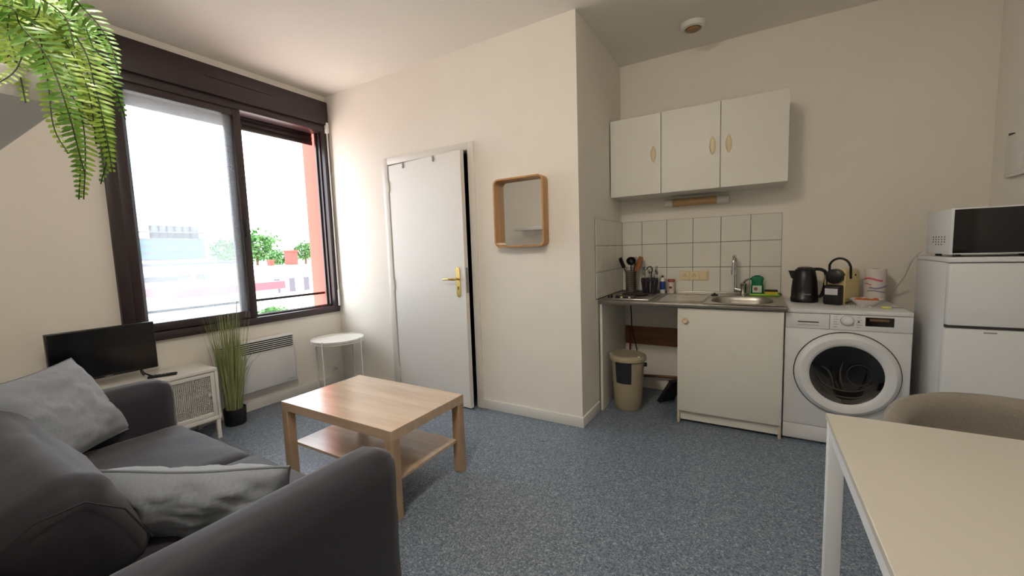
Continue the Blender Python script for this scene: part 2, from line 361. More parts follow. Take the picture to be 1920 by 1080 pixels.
socket_plate('triple_socket', 'ivory triple plate with two sockets and a switch on tiles', (3.207, YK-.0095, 1.015), 3, 'y')
# ------------------------------------------------------------------ side table
c = Vector((.345, 2.355, 0)); t = thing('side_table', 'small round white tray table in the corner', 'side table', c)
obj('tray_top', MB().lathe([(0, .508), (.222, .508), (.226, .512), (.226, .527), (.222, .527), (.220, .514), (0, .514)], c, n=48), WHITE, t)
for k in range(4):
    a = R(20+90*k); d = Vector((math.cos(a), math.sin(a), 0)); p = c+d*.221
    obj('leg', MB().tube([p+Vector((0, 0, .53)), p+d*.008+Vector((0, 0, .515)), p+d*.008+Vector((0, 0, .0))], .0065, 10), WHITE, t)
obj('leg_ring', MB().tube([c+Vector((.221*math.cos(R(i*10)), .221*math.sin(R(i*10)), .497)) for i in range(36)], .005, 6, True), WHITE, t)
# ------------------------------------------------------------------ coffee table
x0, x1, y0, y1 = 1.298, 2.192, 1.272, 1.822
t = thing('coffee_table', 'oak-effect rectangular coffee table with a lower shelf', 'coffee table', ((x0+x1)/2, (y0+y1)/2, 0))
obj('table_top', MB().box(x0, x1, y0, y1, .40, .45, .0015, 1), OAK, t)
for px, py in ((x0, y0), (x1-.05, y0), (x0, y1-.05), (x1-.05, y1-.05)): obj('leg', MB().box(px, px+.05, py, py+.05, 0, .3995, .0015, 1), OAKZ, t)
obj('shelf', MB().box(x0+.02, x1-.02, y0+.051, y1-.051, .178, .194, .001, 1), OAK, t)
# ------------------------------------------------------------------ TV bench
bx0, bx1, by0, by1, bz0, bz1 = .015, .365, .36, 1.36, .145, .515
t = thing('tv_bench', 'white metal TV bench with perforated mesh doors beside the sofa', 'tv bench', (.19, .86, 0))
obj('top', MB().box(bx0, bx1, by0, by1, bz1-.022, bz1, .003), WHITE, t)
obj('side', MB().box(bx0, bx1, by0, by0+.018, bz0, bz1-.0225, .002), WHITE, t)
obj('side', MB().box(bx0, bx1, by1-.018, by1, bz0, bz1-.0225, .002), WHITE, t)
obj('bottom', MB().box(bx0, bx1, by0+.018, by1-.018, bz0, bz0+.03, .002), WHITE, t)
obj('back', MB().box(bx0, bx0+.006, by0+.018, by1-.018, bz0+.03, bz1-.0225), WHITE, t)
obj('inner_shelf', MB().box(bx0+.006, bx1-.05, by0+.018, by1-.018, .325, .34), WHITE, t)
for yy in (by0+.005, by1-.03):
    for xx, dx in ((bx0+.01, 0), (bx1-.032, .0)):
        obj('leg', MB().box(xx, xx+.022, yy, yy+.025, 0, bz0, .002), WHITE, t)
def clipseg(p, d, a0, a1, b0, b1):
    lo, hi = -9, 9
    for pi, di, l, h in ((p[0], d[0], a0, a1), (p[1], d[1], b0, b1)):
        if abs(di) < 1e-9:
            if pi < l or pi > h: return None
            continue
        u, v = (l-pi)/di, (h-pi)/di
        lo = max(lo, min(u, v)); hi = min(hi, max(u, v))
    return (lo, hi) if hi-lo > .004 else None
for d0, d1, kn in ((by0+.02, .858, -1), (.862, by1-.02, 1)):
    z0, z1 = bz0+.032, bz1-.026; xf = bx1-.018; e = .026
    dm = MB().box(xf, xf+.014, d0, d0+e, z0, z1, .002).box(xf, xf+.014, d1-e, d1, z0, z1, .002).box(xf, xf+.014, d0+e, d1-e, z0, z0+e, .002).box(xf, xf+.014, d0+e, d1-e, z1-e, z1, .002)
    dd = obj('door', dm, WHITE, t)
    ms_ = MB(); a0, a1, b0, b1 = d0+e-.004, d1-e+.004, z0+e-.004, z1-e+.004
    for sgn in (1, -1):
        dv = Vector((math.cos(R(32)), sgn*math.sin(R(32)))); nv = Vector((-dv.y, dv.x))
        for i in range(-60, 61):
            p = Vector(((a0+a1)/2, (b0+b1)/2))+nv*(i*.0118)
            r_ = clipseg(p, dv, a0, a1, b0, b1)
            if r_:
                q0 = p+dv*r_[0]; q1 = p+dv*r_[1]; wv = nv*.0029
                ms_.add([(xf+.005+k*.002, q.x+w_.x, q.y+w_.y) for k in (0, 1) for q in (q0, q1) for w_ in (wv, -wv)], [(0, 1, 3, 2), (4, 5, 7, 6), (0, 2, 6, 4), (1, 3, 7, 5)])
    obj('mesh_panel', ms_, WHITE, dd, smooth=0, kind='stuff')
    yk_ = d1-.045 if kn > 0 else d0+.045
    obj('knob', MB().lathe([(.006, 0), (.006, .01), (.011, .013), (.011, .02), (0, .022)], (xf+.014, yk_-.0, .335), 'x', 14), WHITE, dd)
# ------------------------------------------------------------------ TV and remote
t = thing('television', 'small black flat screen TV on the white bench', 'television', (.2, .845, bz1))
obj('screen_housing', MB().box(.165, .203, .600, 1.088, .575, .882, .004), BLACK, t)
obj('screen', MB().box(.2025, .2045, .607, 1.081, .592, .876), TVS, t)
obj('logo', MB().box(.2035, .205, .825, .862, .580, .5845), GREYM, t)
for s_ in (-1, 1):
    yy = .845+s_*.17
    obj('foot', MB().tube([(.11, yy+s_*.02, bz1+.005), (.165, yy-s_*.005, bz1+.035), (.185, yy-s_*.015, .58), (.20, yy-s_*.005, bz1+.035), (.27, yy+s_*.03, bz1+.005)], .006, 8), BLACK, t)
t = thing('remote_control', 'black remote control on the bench near the sofa arm', 'remote', (.262, 1.085, bz1))
rm = frame_m((.262, 1.085, bz1+.008), (.45, .9, 0), (-.9, .45, 0), (0, 0, 1))
rb = obj('case', MB().box(-.075, .075, -.02, .02, -.008, .008, .005, 2, rm), MATTE, t)
for i in range(5):
    for j in range(3): obj('button', MB().box(-.05+i*.02, -.04+i*.02, -.013+j*.01, -.007+j*.01, .008, .0095, 0, 1, rm), GREYM, rb)
# ------------------------------------------------------------------ tall grass in pot
pc = Vector((.175, 1.53, 0)); t = thing('potted_grass', 'tall artificial grass in a black pot beside the bench', 'potted plant', pc)
obj('pot', MB().lathe([(0, 0), (.066, 0), (.072, .006), (.077, .125), (.074, .13), (.07, .118), (0, .116)], pc, n=32), BLACK, t)
gm = MB(); rnd = random.Random(3)
for i in range(230):
    a = rnd.uniform(0, 6.283); rr = .058*math.sqrt(rnd.random()); base = pc+Vector((rr*math.cos(a), rr*math.sin(a), .115))
    hgt = rnd.uniform(.42, .80) if i < 205 else rnd.uniform(.8, .93); lean = rnd.uniform(.01, .10)*(1+.9*(i % 13 == 0)); da = a+rnd.uniform(-.7, .7)
    drp = .16 if i % 15 == 0 else .02
    d = Vector((math.cos(da), math.sin(da), 0)); side = Vector((-d.y, d.x, 0)).lerp(d, rnd.random()*.5).normalized()
    if base.x + d.x*(lean+drp) < .03: d.x = abs(d.x)*.3
    ww = rnd.uniform(.0022, .0042); vs = []; N = 6
    for k in range(N+1):
        u = k/N; p = base+d*(lean*u+drp*u**3)+Vector((0, 0, hgt*u-(.30*u**4 if drp > .1 else 0)*hgt)); q = side*(ww*(1-u**2.2)+.0003)
        p.x = max(p.x, .113)
        vs += [p-q, p+q]
    gm.add(vs, [(2*k, 2*k+1, 2*k+3, 2*k+2) for k in range(N)])
obj('grass_blades', gm, GRASS, t, smooth=0, kind='stuff')
# ------------------------------------------------------------------ sofa
sx0, sx1, sf = .875, 2.675, .885
t = thing('sofa', 'dark aubergine fabric two-seat sofa with rounded arms', 'sofa', ((sx0+sx1)/2, .44, 0))
def arm(xa, xb):
    return MB().soft(xa, xb, .0, sf, .05, .665, .062, 14, (.004, .004, .006), .004)
obj('armrest', arm(sx0, sx0+.165), SOFA, t); obj('armrest', arm(sx1-.15, sx1), SOFA, t)
obj('back_frame', MB().soft(sx0+.15, sx1-.14, -.005, .13, .05, .60, .05, 12, (0, 0, .01), .004), SOFA, t)
obj('base', MB().soft(sx0+.15, sx1-.14, .05, sf-.03, .05, .30, .03, 8), SOFA, t)
mid = 1.765
obj('seat_cushion', MB().soft(sx0+.155, mid+.004, .12, sf+.01, .28, .43, .05, 16, (.0, .012, .02), .005), SOFA, t)
obj('seat_cushion', MB().soft(mid-.004, sx1-.145, .12, sf+.012, .285, .44, .055, 16, (.0, .012, .024), .005, seed=5), SOFA, t)
bmx = frame_m((1.63, .325, .42), (1, 0, 0), (0, .93, .36), (0, -.36, .93))
bc = obj('back_cushion', MB().soft(-.59, .57, -.17, .115, -.02, .31, .085, 20, (.012, .015, .02), .007, M=bmx, seed=2), SOFA, t)
pts = [bmx @ Vector(p) for p in ((.573, -.11, .27), (.576, -.03, .285), (.576, .05, .26), (.577, .095, .18), (.577, .1, .06))]
obj('seam', MB().tube(pts, .0025, 6), SOFA, bc)
for xx in (sx0+.05, sx1-.05):
    for yy in (.06, sf-.06): obj('foot', MB().box(xx-.025, xx+.025, yy-.025, yy+.025, 0, .055, .003), BLACK, t)
# ------------------------------------------------------------------ pillows
def pillow(name, label, M, wd, ht, th, seed):
    t = thing(name, label, 'cushion', M.translation, 'linen cushions on the sofa')
    N = 30; vs = []; fs = []
    def P(u, v, sg):
        pin = 1-.07*(1-abs(v)**2); pin2 = 1-.07*(1-abs(u)**2)
        x = u*wd/2*pin; y = v*ht/2*pin2
        z = sg*th/2*(max(0, 1-u**2)**.55)*(max(0, 1-v**2)**.55)
        if abs(u) < .999 and abs(v) < .999:
            e = (1-u*u)*(1-v*v)
            z += (noise.noise(Vector((u*2.2+seed, v*2.2, sg)))*.026+noise.noise(Vector((u*6, v*6+seed, sg*3)))*.013)*min(1, e*3)
        q = noise.noise(Vector((u*1.5+seed, v*1.5, 0)))*.012
        return M @ Vector((x, y, z+q))
    for sg in (1, -1):
        o = len(vs)
        for i in range(N+1):
            for j in range(N+1): vs.append(P(-1+2*i/N, -1+2*j/N, sg))
        for i in range(N):
            for j in range(N): fs.append((o+i*(N+1)+j, o+(i+1)*(N+1)+j, o+(i+1)*(N+1)+j+1, o+i*(N+1)+j+1))
    cov = obj('cover', MB().add(vs, fs), PILL, t, smooth=70)
    loop = [P(-1+2*i/N, -1, 1) for i in range(N)]+[P(1, -1+2*i/N, 1) for i in range(N)]+[P(1-2*i/N, 1, 1) for i in range(N)]+[P(-1, 1-2*i/N, 1) for i in range(N)]
    obj('piping', MB().tube(loop, .0038, 6, True), PILLP, t)
B_, R_, T_, L_ = Vector((1.20, .42, .485)), Vector((1.04, .67, .49)), Vector((.92, .50, .81)), Vector((1.12, .24, .775))
ctr = (B_+R_+T_+L_)/4; ex = ((R_+T_)-(B_+L_)).normalized(); ey = ((T_+L_)-(B_+R_)); ez = ex.cross(ey).normalized(); ey = ez.cross(ex)
pillow('throw_pillow', 'light grey square cushion leaning in the far corner of the sofa', frame_m(ctr, ex, ey, ez), .42, .42, .20, 1.3)
e2 = Vector((.50, .29, -.01)).normalized(); up2 = Vector((.10, -.30, .95)); up2 = (up2-e2*up2.dot(e2)).normalized()
top2 = Vector((2.215, .485, .665)); hh = .27
pillow('throw_pillow', 'light grey cushion wedged against the near sofa arm', frame_m(top2-up2*hh/2, e2, up2, e2.cross(up2)), .60, hh, .17, 4.1)
# ------------------------------------------------------------------ floating shelf and hanging fern
tag(obj('wall_shelf', MB().box(.70, 2.57, YB, .247, 1.55, 1.60, .002), WHITE), 'long white floating shelf above the sofa', 'shelf')
fc = Vector((2.30, .12, 1.60)); t = thing('hanging_fern', 'bright green fern spilling over the end of the shelf', 'fern', fc)
obj('pot', MB().lathe([(0, 0), (.055, 0), (.07, .11), (.066, .112), (.06, .10), (0, .095)], fc, n=24), WHITE, t)
org = fc+Vector((0, 0, .11))
def catmull(P, n):
    Q = [P[0]*2-P[1]]+P+[P[-1]*2-P[-2]]; out = []
    for i in range(1, len(Q)-2):
        for k in range(n):
            s = k/n; a, b_, c_, d_ = Q[i-1], Q[i], Q[i+1], Q[i+2]
            out.append(.5*((2*b_)+(c_-a)*s+(2*a-5*b_+4*c_-d_)*s*s+(3*b_-a-3*c_+d_)*s**3))
    out.append(P[-1]); return out
def frond(pts, ll, rr_, face=None):
    path = catmull(pts, 14); L = [0]
    for i in range(1, len(path)): L.append(L[-1]+(path[i]-path[i-1]).length)
    tot = L[-1]; m = MB(); st = MB().tube(path[::2]+[path[-1]], .001, 5)
    s = .04; k = 0
    while s < tot-.004:
        i = max(j for j in range(len(L)) if L[j] <= s); i = min(i, len(path)-2)
        p = path[i].lerp(path[i+1], (s-L[i])/max(1e-6, L[i+1]-L[i])); tg = (path[i+1]-path[i]).normalized()
        view = (face or Vector((.9, -.25, .15))).normalized(); sd_ = tg.cross(view).normalized()
        u = s/tot; ln = ll*min(1, .45+u*2.2)*min(1, (1-u)*2.6+.12)*rr_.uniform(.85, 1.1)
        for sg in (1, -1):
            d = (sd_*sg+tg*.28+view*rr_.uniform(-.45, .25)).normalized(); wv = (tg-d*tg.dot(d)).normalized()*.0029; up_ = d.cross(wv).normalized()
            dr_ = Vector((0, 0, -1))*ln*.10
            m.add([p-wv*.5, p+wv*.5, p+d*ln*.45+wv, p+d*ln*.8+wv*.6+dr_*.6, p+d*ln+dr_, p+d*ln*.8-wv*.7+dr_*.6, p+d*ln*.45-wv+up_*.001], [(0, 1, 2, 6), (2, 3, 5, 6), (3, 4, 5)])
        s += .0095; k += 1
    f_ = obj('frond', m, FERN if rr_.random() < .6 else FERN_LIT, t, smooth=0); obj('stem', st, STEM, f_)
rn = random.Random(11)
FR = [[(75, -5), (150, 45), (190, 110), (215, 165), (236, 225)], [(60, 10), (130, 70), (165, 140), (188, 220), (200, 290), (189, 345)], [(40, 20), (95, 85), (118, 150), (135, 230), (150, 300), (148, 374)],
      [(30, 30), (80, 85), (112, 140), (150, 210), (160, 280), (157, 374)], [(60, 5), (150, 80), (180, 170), (200, 260), (212, 330)], [(0, -10), (15, 60), (35, 130), (48, 192)], [(60, -10), (50, 70), (30, 130), (-10, 160)],
      [(40, 30), (85, 130), (100, 235), (128, 288)], [(80, -20), (160, 20), (205, 80), (222, 140)], [(50, 0), (110, 60), (150, 130), (170, 190), (180, 270)], [(20, 0), (60, 60), (110, 100), (140, 160), (175, 240)],
      [(0, 10), (40, 50), (90, 110), (125, 200), (160, 330)], [(-20, -20), (20, 20), (60, 60), (75, 100)], [(-30, 0), (0, 40), (20, 80), (10, 120)], [(60, -40), (110, 0), (150, 30), (175, 90)], [(-10, -30), (60, -10), (120, 30), (140, 90)],
      [(-40, -20), (-10, 20), (-20, 70), (-40, 110)], [(20, -40), (60, 0), (95, 40), (120, 110)]]
for i, pxs in enumerate(FR):
    x_ = 2.38+.013*i if i < 8 else 2.36+rn.uniform(0, .2)
    pts = [org+Vector((rn.uniform(-.02, .03), rn.uniform(-.02, .02), 0))]
    for j, (a, b_) in enumerate(pxs): pts.append(onx(x_+(.06+.02*j if j < 3 else .12)*1.0+.02, a, b_))
    frond(pts, .033 if i != 7 else .024, rn)
for i in range(7):     # fronds trailing the other way along the shelf
    a = R(100+i*26); d = Vector((math.cos(a), abs(math.sin(a))*.6, 0)); p = org
    frond([p, p+d*.10+Vector((0, 0, .09)), p+d*.20+Vector((0, .02, .06)), p+d*.27+Vector((0, .08, -.04))], .034, rn, Vector((.5, -.5, .6)))
# ------------------------------------------------------------------ unseen ceiling lamp added to brighten the kitchen
lc = (2.75, .3, H)
t = thing('fill_lamp', 'unseen round ceiling lamp added as fill light', 'lamp', lc)
obj('base_plate', MB().lathe([(.21, 0), (.21, -.012), (0, -.012)], lc, n=36), WHITE, t)
FILL_MAT = bpy.data.materials.new('fill_glow'); FILL_MAT.use_nodes = True; lb_ = FILL_MAT.node_tree.nodes['Principled BSDF']
lb_.inputs['Base Color'].default_value = (.9, .88, .84, 1); lb_.inputs['Emission Color'].default_value = (1.0, .92, .80, 1); lb_.inputs['Emission Strength'].default_value = 62.0
obj('fill_dome', MB().lathe([(.195, -.0125), (.2, -.03), (.18, -.065), (.13, -.09), (.06, -.104), (0, -.107)], lc, n=36), FILL_MAT, t)
# ------------------------------------------------------------------ wall cabinet
t = thing('wall_cabinet', 'white three-door wall cabinet above the sink', 'cabinet', (3.21, 3.5, 1.673))
cx0, cx1, cyf, cz0, cz1 = 2.612, 3.816, 3.343, 1.673, 2.276
obj('carcass', MB().box(cx0, cx1, cyf+.019, YK, cz0, cz1, .001, 1), CABW, t)
for k, (a, b_, hx) in enumerate(((cx0, 3.0025, 2.949), (3.0065, 3.4085, 3.36), (3.4125, cx1, 3.463))):
    d = obj('door', MB().box(a, b_, cyf, cyf+.0165, cz0, cz1, .0015, 1), CABW, t)
    n = 12; hm = MB(); vs = []
    prof = [(0, .02+.003)] + [(.021*math.sin(math.pi*i/n)**.8+.0005, -.066+.132*i/n) for i in range(n+1)]
    hm.lathe([(r, h) for r, h in prof[1:]], (hx, cyf-.004, 1.974), 'z', 14, sy=.45)
    obj('handle', hm, IVORY, d)
lt = thing('strip_light', 'small yellowed strip light under the wall cabinet', 'lamp', (3.22, 3.64, 1.58))
obj('mount', MB().box(2.99, 3.46, 3.645, YK, 1.59, 1.65, .004), CABW, lt)
obj('tube_cover', MB().tube([(3.045, 3.622, 1.615), (3.375, 3.622, 1.615)], .03, 18), pm('yellowed_diffuser', (196, 160, 112), .4), lt)
obj('end_cap', MB().tube([(2.985, 3.622, 1.615), (3.045, 3.622, 1.615)], .027, 18), CABW, lt)
obj('end_cap', MB().tube([(3.375, 3.622, 1.615), (3.46, 3.622, 1.615)], .030, 18), CABW, lt)
# ceiling vent
vc = (3.232, 3.29, H)
t = thing('ceiling_vent', 'round white extractor vent with yellowed centre in alcove ceiling', 'vent', vc)
obj('ring', MB().lathe([(.085, 0), (.085, -.008), (.075, -.03), (.055, -.034), (.05, -.012), (.05, 0)], vc, n=36, cap=False), WHITE, t)
obj('core', MB().lathe([(0, -.045), (.036, -.044), (.042, -.036), (.04, -.012), (0, -.01)], vc, n=30), pm('yellowed_vent', (170, 130, 84), .5), t)
# ------------------------------------------------------------------ kitchenette base
tag(obj('end_panel', MB().box(XA+.0125, XA+.031, 3.012, YK-.02, 0, .838, .001, 1), CABW), 'white panel carrying the left end of the worktop', 'panel')
t = thing('base_cabinet', 'white single-door sink cabinet beside the washing machine', 'cabinet', (3.485, 3.35, 0))
obj('side', MB().box(3.172, 3.19, 3.045, YK-.02, .0, .838, .001, 1), CABW, t)
obj('side', MB().box(3.783, 3.801, 3.045, YK-.02, .0, .838, .001, 1), CABW, t)
obj('side_edge', MB().box(3.175, 3.19, 3.03, 3.0445, .0, .09, .003), CREAM, t)
obj('side_edge', MB().box(3.783, 3.796, 3.03, 3.0445, .0, .09, .003), CREAM, t)
obj('bottom', MB().box(3.1905, 3.7825, 3.05, YK-.02, .09, .106), CABW, t)
obj('plinth', MB().box(3.1905, 3.7825, 3.06, 3.075, .02, .089), CABW, t)
d = obj('door', MB().box(3.176, 3.797, 3.026, 3.0435, .093, .832, .002), CABW, t)
obj('knob', MB().lathe([(.009, 0), (.009, -.008), (.021, -.012), (.021, -.02), (.016, -.024), (.012, -.021), (0, -.021)], (3.226, 3.026, .748), 'y', 20), pm('cream_knob', (224, 204, 176), .4), d)
# worktop with drainer, bowl and hob
wx0, wx1, wyf, wyb, wt0, wt1 = XA+.0125, 3.815, 3.005, YK-.0105, .839, .870
t = thing('worktop', 'stainless steel worktop with sink bowl, drainer and hotplate', 'worktop', (3.21, 3.34, wt0))
N = 64; bxc, byc, ba, bb = 3.56, 3.275, .185, .205
def sq(a, ax, by, e): ca, sa = math.cos(a), math.sin(a); return (ax*math.copysign(abs(ca)**e, ca), by*math.copysign(abs(sa)**e, sa))
def rectpt(a):
    ca, sa = math.cos(a), math.sin(a); k = 1e9
    for v, lo, hi in ((ca, 3.34-bxc, wx1-bxc), (sa, wyf-byc, 3.56-byc)):
        if v > 1e-6: k = min(k, hi/v)
        elif v < -1e-6: k = min(k, lo/v)
    return (ca*k, sa*k)
rings = []
A_ = sorted([2*math.pi*i/N for i in range(N)]+[math.atan2(y_-byc, x_-bxc) % (2*math.pi) for x_ in (3.34, wx1) for y_ in (wyf, 3.56)]); N = len(A_)
rings.append([(bxc+rectpt(a)[0], byc+rectpt(a)[1], wt1) for a in A_])
for ax, by, z in ((ba+.008, bb+.008, wt1), (ba+.004, bb+.004, wt1+.002), (ba, bb, wt1-.002), (ba-.006, bb-.006, wt1-.03), (ba-.014, bb-.014, wt1-.115), (ba-.035, bb-.035, wt1-.14), (.03, .03, wt1-.145)):
    rings.append([(bxc+sq(a, ax, by, .55)[0], byc+sq(a, ax, by, .55)[1], z) for a in A_])
m = MB(); m.add([p for r_ in rings for p in r_], [(i*N+k, i*N+(k+1) % N, (i+1)*N+(k+1) % N, (i+1)*N+k) for i in range(len(rings)-1) for k in range(N)]+[tuple(range((len(rings)-1)*N, len(rings)*N))])
obj('sink_bowl', m, STEEL, t)
top = MB().box(wx0, 3.34, wyf, wyb, wt1-.004, wt1).box(3.34, wx1, 3.56, wyb, wt1-.004, wt1)
obj('top_sheet', top, STEEL, t)
obj('front_edge', MB().box(wx0, wx1, wyf-.004, wyf+.016, wt0, wt1-.0045, .003), STEELD, t)
obj('upstand', MB().box(wx0, wx1, wyb-.012, wyb, wt1, wt1+.014, .002), STEEL, t)
dz = MB()
for (a, b_, c_, d_) in ((3.0, 3.33, 3.07, 3.076), (3.0, 3.33, 3.55, 3.556), (2.995, 3.003, 3.07, 3.556), (3.327, 3.335, 3.07, 3.556)): dz.box(a, b_, c_, d_, wt1, wt1+.004, .0015, 1)
for k in range(7): dz.box(3.03, 3.31, 3.12+k*.06, 3.126+k*.06, wt1, wt1+.002)
obj('drainer', dz, STEEL, t)
hb = obj('hob_surround', MB().box(2.63, 2.965, 3.09, 3.57, wt1, wt1+.006, .003), STEEL, t)
obj('hotplate', MB().lathe([(.105, 0), (.105, .012), (.098, .017), (.03, .017), (.028, .015), (0, .015)], (2.80, 3.36, wt1+.006), n=40), pm('hotplate_iron', (44, 34, 30), .35, metal=.5), hb)
obj('control_strip', MB().box(2.715, 2.86, 3.1, 3.145, wt1+.006, wt1+.026, .003), BLACK, hb)
for xx in (2.76, 2.82): obj('control_mark', MB().box(xx-.008, xx+.008, 3.0985, 3.1, wt1+.011, wt1+.022), IVORY, hb)
obj('control_knob', MB().lathe([(.02, 0), (.018, .022), (0, .023)], (2.66, 3.14, wt1+.006), n=18), BLACK, hb)
obj('drain', MB().lathe([(.028, 0), (.028, .003), (.02, .003), (.018, .001), (0, .001)], (bxc, byc, wt1-.145), n=20), CHROME, t)
tag(obj('sink_plug', MB().lathe([(0, 0), (.026, 0), (.026, .006), (.02, .012), (.008, .014), (.008, .022), (0, .023)], (3.375, 3.46, wt1+.0045), n=20), BLACK), 'black rubber sink plug lying beside the bowl', 'plug')
# faucet
t = thing('faucet', 'chrome mixer tap with tall swan-neck spout', 'faucet', (3.55, 3.615, wt1))
obj('body', MB().lathe([(.026, 0), (.026, .006), (.021, .01), (.021, .062), (.024, .066), (.024, .088), (.012, .094), (0, .095)], (3.563, 3.615, wt1), n=24), CHROME, t)
obj('lever', MB().tube([(3.563, 3.612, wt1+.085), (3.575, 3.59, wt1+.11), (3.592, 3.56, wt1+.125), (3.612, 3.535, wt1+.13)], [.014, .011, .008, .006], 10, flat=.7), CHROME, t)
obj('side_joint', MB().tube([(3.563, 3.615, wt1+.035), (3.53, 3.617, wt1+.04), (3.508, 3.62, wt1+.045)], .015, 14), CHROME, t)
pth = [(3.508, 3.62, wt1+.02), (3.508, 3.62, wt1+.08), (3.508, 3.62, wt1+.25)]+[(3.508-.006*(1-math.cos(R(a)))*.9, 3.62-.055*(1-math.cos(R(a))), wt1+.25+.055*math.sin(R(a))) for a in range(15, 181, 15)]+[(3.496, 3.51, wt1+.2)]
sp = obj('spout', MB().tube(pth, .0095, 14), CHROME, t)
obj('aerator', MB().tube([(3.496, 3.51, wt1+.2), (3.496, 3.51, wt1+.165)], .0135, 14), CHROME, sp)
# dish soap on tray with sponge
GREENP = pm('green_tray', (140, 190, 60), .4); 
tag(obj('soap_tray', MB().box(3.605, 3.798, 3.555, 3.65, wt1+.001, wt1+.008, .003).box(3.605, 3.798, 3.555, 3.56, wt1+.006, wt1+.016, .002).box(3.605, 3.798, 3.645, 3.65, wt1+.006, wt1+.016, .002), GREENP), 'lime green rectangular tray behind the sink', 'tray')
SOAP = pm('green_soap', (14, 130, 84), .12, trans=.25)
t = thing('dish_soap', 'green dish soap bottle with white cap on the tray', 'bottle', (3.655, 3.605, wt1+.009))
pr = [(0, 0), (.040, 0), (.043, .006), (.042, .06), (.036, .085), (.040, .105), (.044, .118), (.038, .132), (.016, .141), (.014, .146)]
obj('bottle', MB().lathe(pr, (3.655, 3.605, wt1+.009), n=28, sy=.55), SOAP, t)
obj('cap', MB().lathe([(.0145, .145), (.0145, .156), (.009, .16), (.008, .172), (0, .173)], (3.655, 3.605, wt1+.009), n=18), WHITE, t)
lb = obj('label', MB().box(3.625, 3.685, 3.578, 3.5815, wt1+.022, wt1+.075, .001, 1), pm('label_white', (206, 222, 206), .5), t)
obj('label_mark', MB().lathe([(0, 0), (.013, 0), (.013, -.0008), (0, -.0008)], (3.646, 3.578, wt1+.05), 'y', 16), pm('label_brown', (138, 84, 60), .5), lb)
t = thing('sponge', 'yellow sponge with dark scouring side on the tray', 'sponge', (3.745, 3.6, wt1+.009))
obj('foam', MB().box(3.703, 3.788, 3.572, 3.632, wt1+.009, wt1+.03, .004), pm('sponge_yellow', (226, 190, 60), .9), t)
obj('scourer', MB().box(3.704, 3.787, 3.573, 3.631, wt1+.0305, wt1+.042, .003), pm('scourer', (44, 40, 32), .95), t)
# utensil holder with tools
hc = Vector((2.715, 3.565, wt1+.0065))
m = MB().lathe([(0, 0), (.046, 0), (.047, .002), (.047, .185), (.049, .188), (.045, .188), (.044, .004), (0, .004)], hc, n=32)
t = thing('utensil_holder', 'perforated stainless steel cylinder holding cooking tools', 'utensil holder', hc)
obj('cylinder', m, STEEL, t)
hl = MB()
for i in range(20):
    for j in range(10):
        a = 2*math.pi*(i+.5*(j % 2))/20; p = hc+Vector((.0472*math.cos(a), .0472*math.sin(a), .022+j*.0165)); d = Vector((math.cos(a), math.sin(a), 0)); s_ = Vector((-d.y, d.x, 0))
        hl.add([p+s_*(.0036*math.cos(R(60*k)))+Vector((0, 0, .0036*math.sin(R(60*k)))) for k in range(6)], [tuple(range(6))])
obj('holes', hl, DARK, t, smooth=0, kind='stuff')
def tool(name, label, base, tip, head, mat_):
    tt = thing(name, label, 'utensil', base, 'cooking tools in the steel holder'); obj('handle', MB().tube([base, tip], [.005, .0045], 8), mat_, tt); obj('head', head, mat_, tt)
def planeM(p, d, side): d = Vector(d).normalized(); s = Vector(side); s = (s-d*s.dot(d)).normalized(); return frame_m(p, s, d.cross(s)*-1, d)
b0 = hc+Vector((.02, 0, .012)); tp = hc+Vector((-.062, -.005, .22)); Mx = planeM(tp, tp-b0, (.8, -.6, 0))
tool('spatula', 'black slotted spatula leaning left in the steel holder', b0, tp, MB().box(-.026, .026, -.002, .002, -.005, .085, .0015, 1, Mx).box(-.015, .015, -.003, .003, -.01, .0, .001, 1, Mx), MATTE)
b0 = hc+Vector((-.01, .02, .012)); tp = hc+Vector((.005, -.015, .245))
m = MB().lathe([(.001, -.03), (.026, -.024), (.038, -.006), (.04, .006), (.037, .006), (.034, -.004), (.022, -.02), (.001, -.026)], n=22, M=planeM(tp+Vector((.005, -.02, .025)), (.25, -.8, .55), (1, 0, 0)))
tool('ladle', 'black ladle with round bowl in the steel holder', b0, tp, m, BLACK)
b0 = hc+Vector((-.02, -.01, .012)); tp = hc+Vector((.06, .012, .24)); Mx = planeM(tp, tp-b0, (.9, -.4, 0))
WOODS = wood('spoon_wood', (150, 96, 52), (176, 120, 70), 'z', .6)
tool('wooden_spatula', 'brown wooden spatula leaning right in the steel holder', b0, tp, MB().prism([(-.008, -.09), (.008, -.09), (.026, -.03), (.028, .05), (.015, .07), (-.018, .07), (-.026, .05), (-.022, -.03)], -.004, .004, 'y', Mx), WOODS)
b0 = hc+Vector((.0, -.02, .012)); tp = hc+Vector((.024, .042, .25)); m = MB()
for k in range(4): m.tube([tp+Vector((0, 0, -.02)), tp+Vector((-.014+k*.0095, 0, .01)), tp+Vector((-.016+k*.0105, 0, .055))], .0022, 6)
tool('pasta_fork', 'dark long-toothed serving fork behind the wooden spatula', b0, tp, m, BLACK)
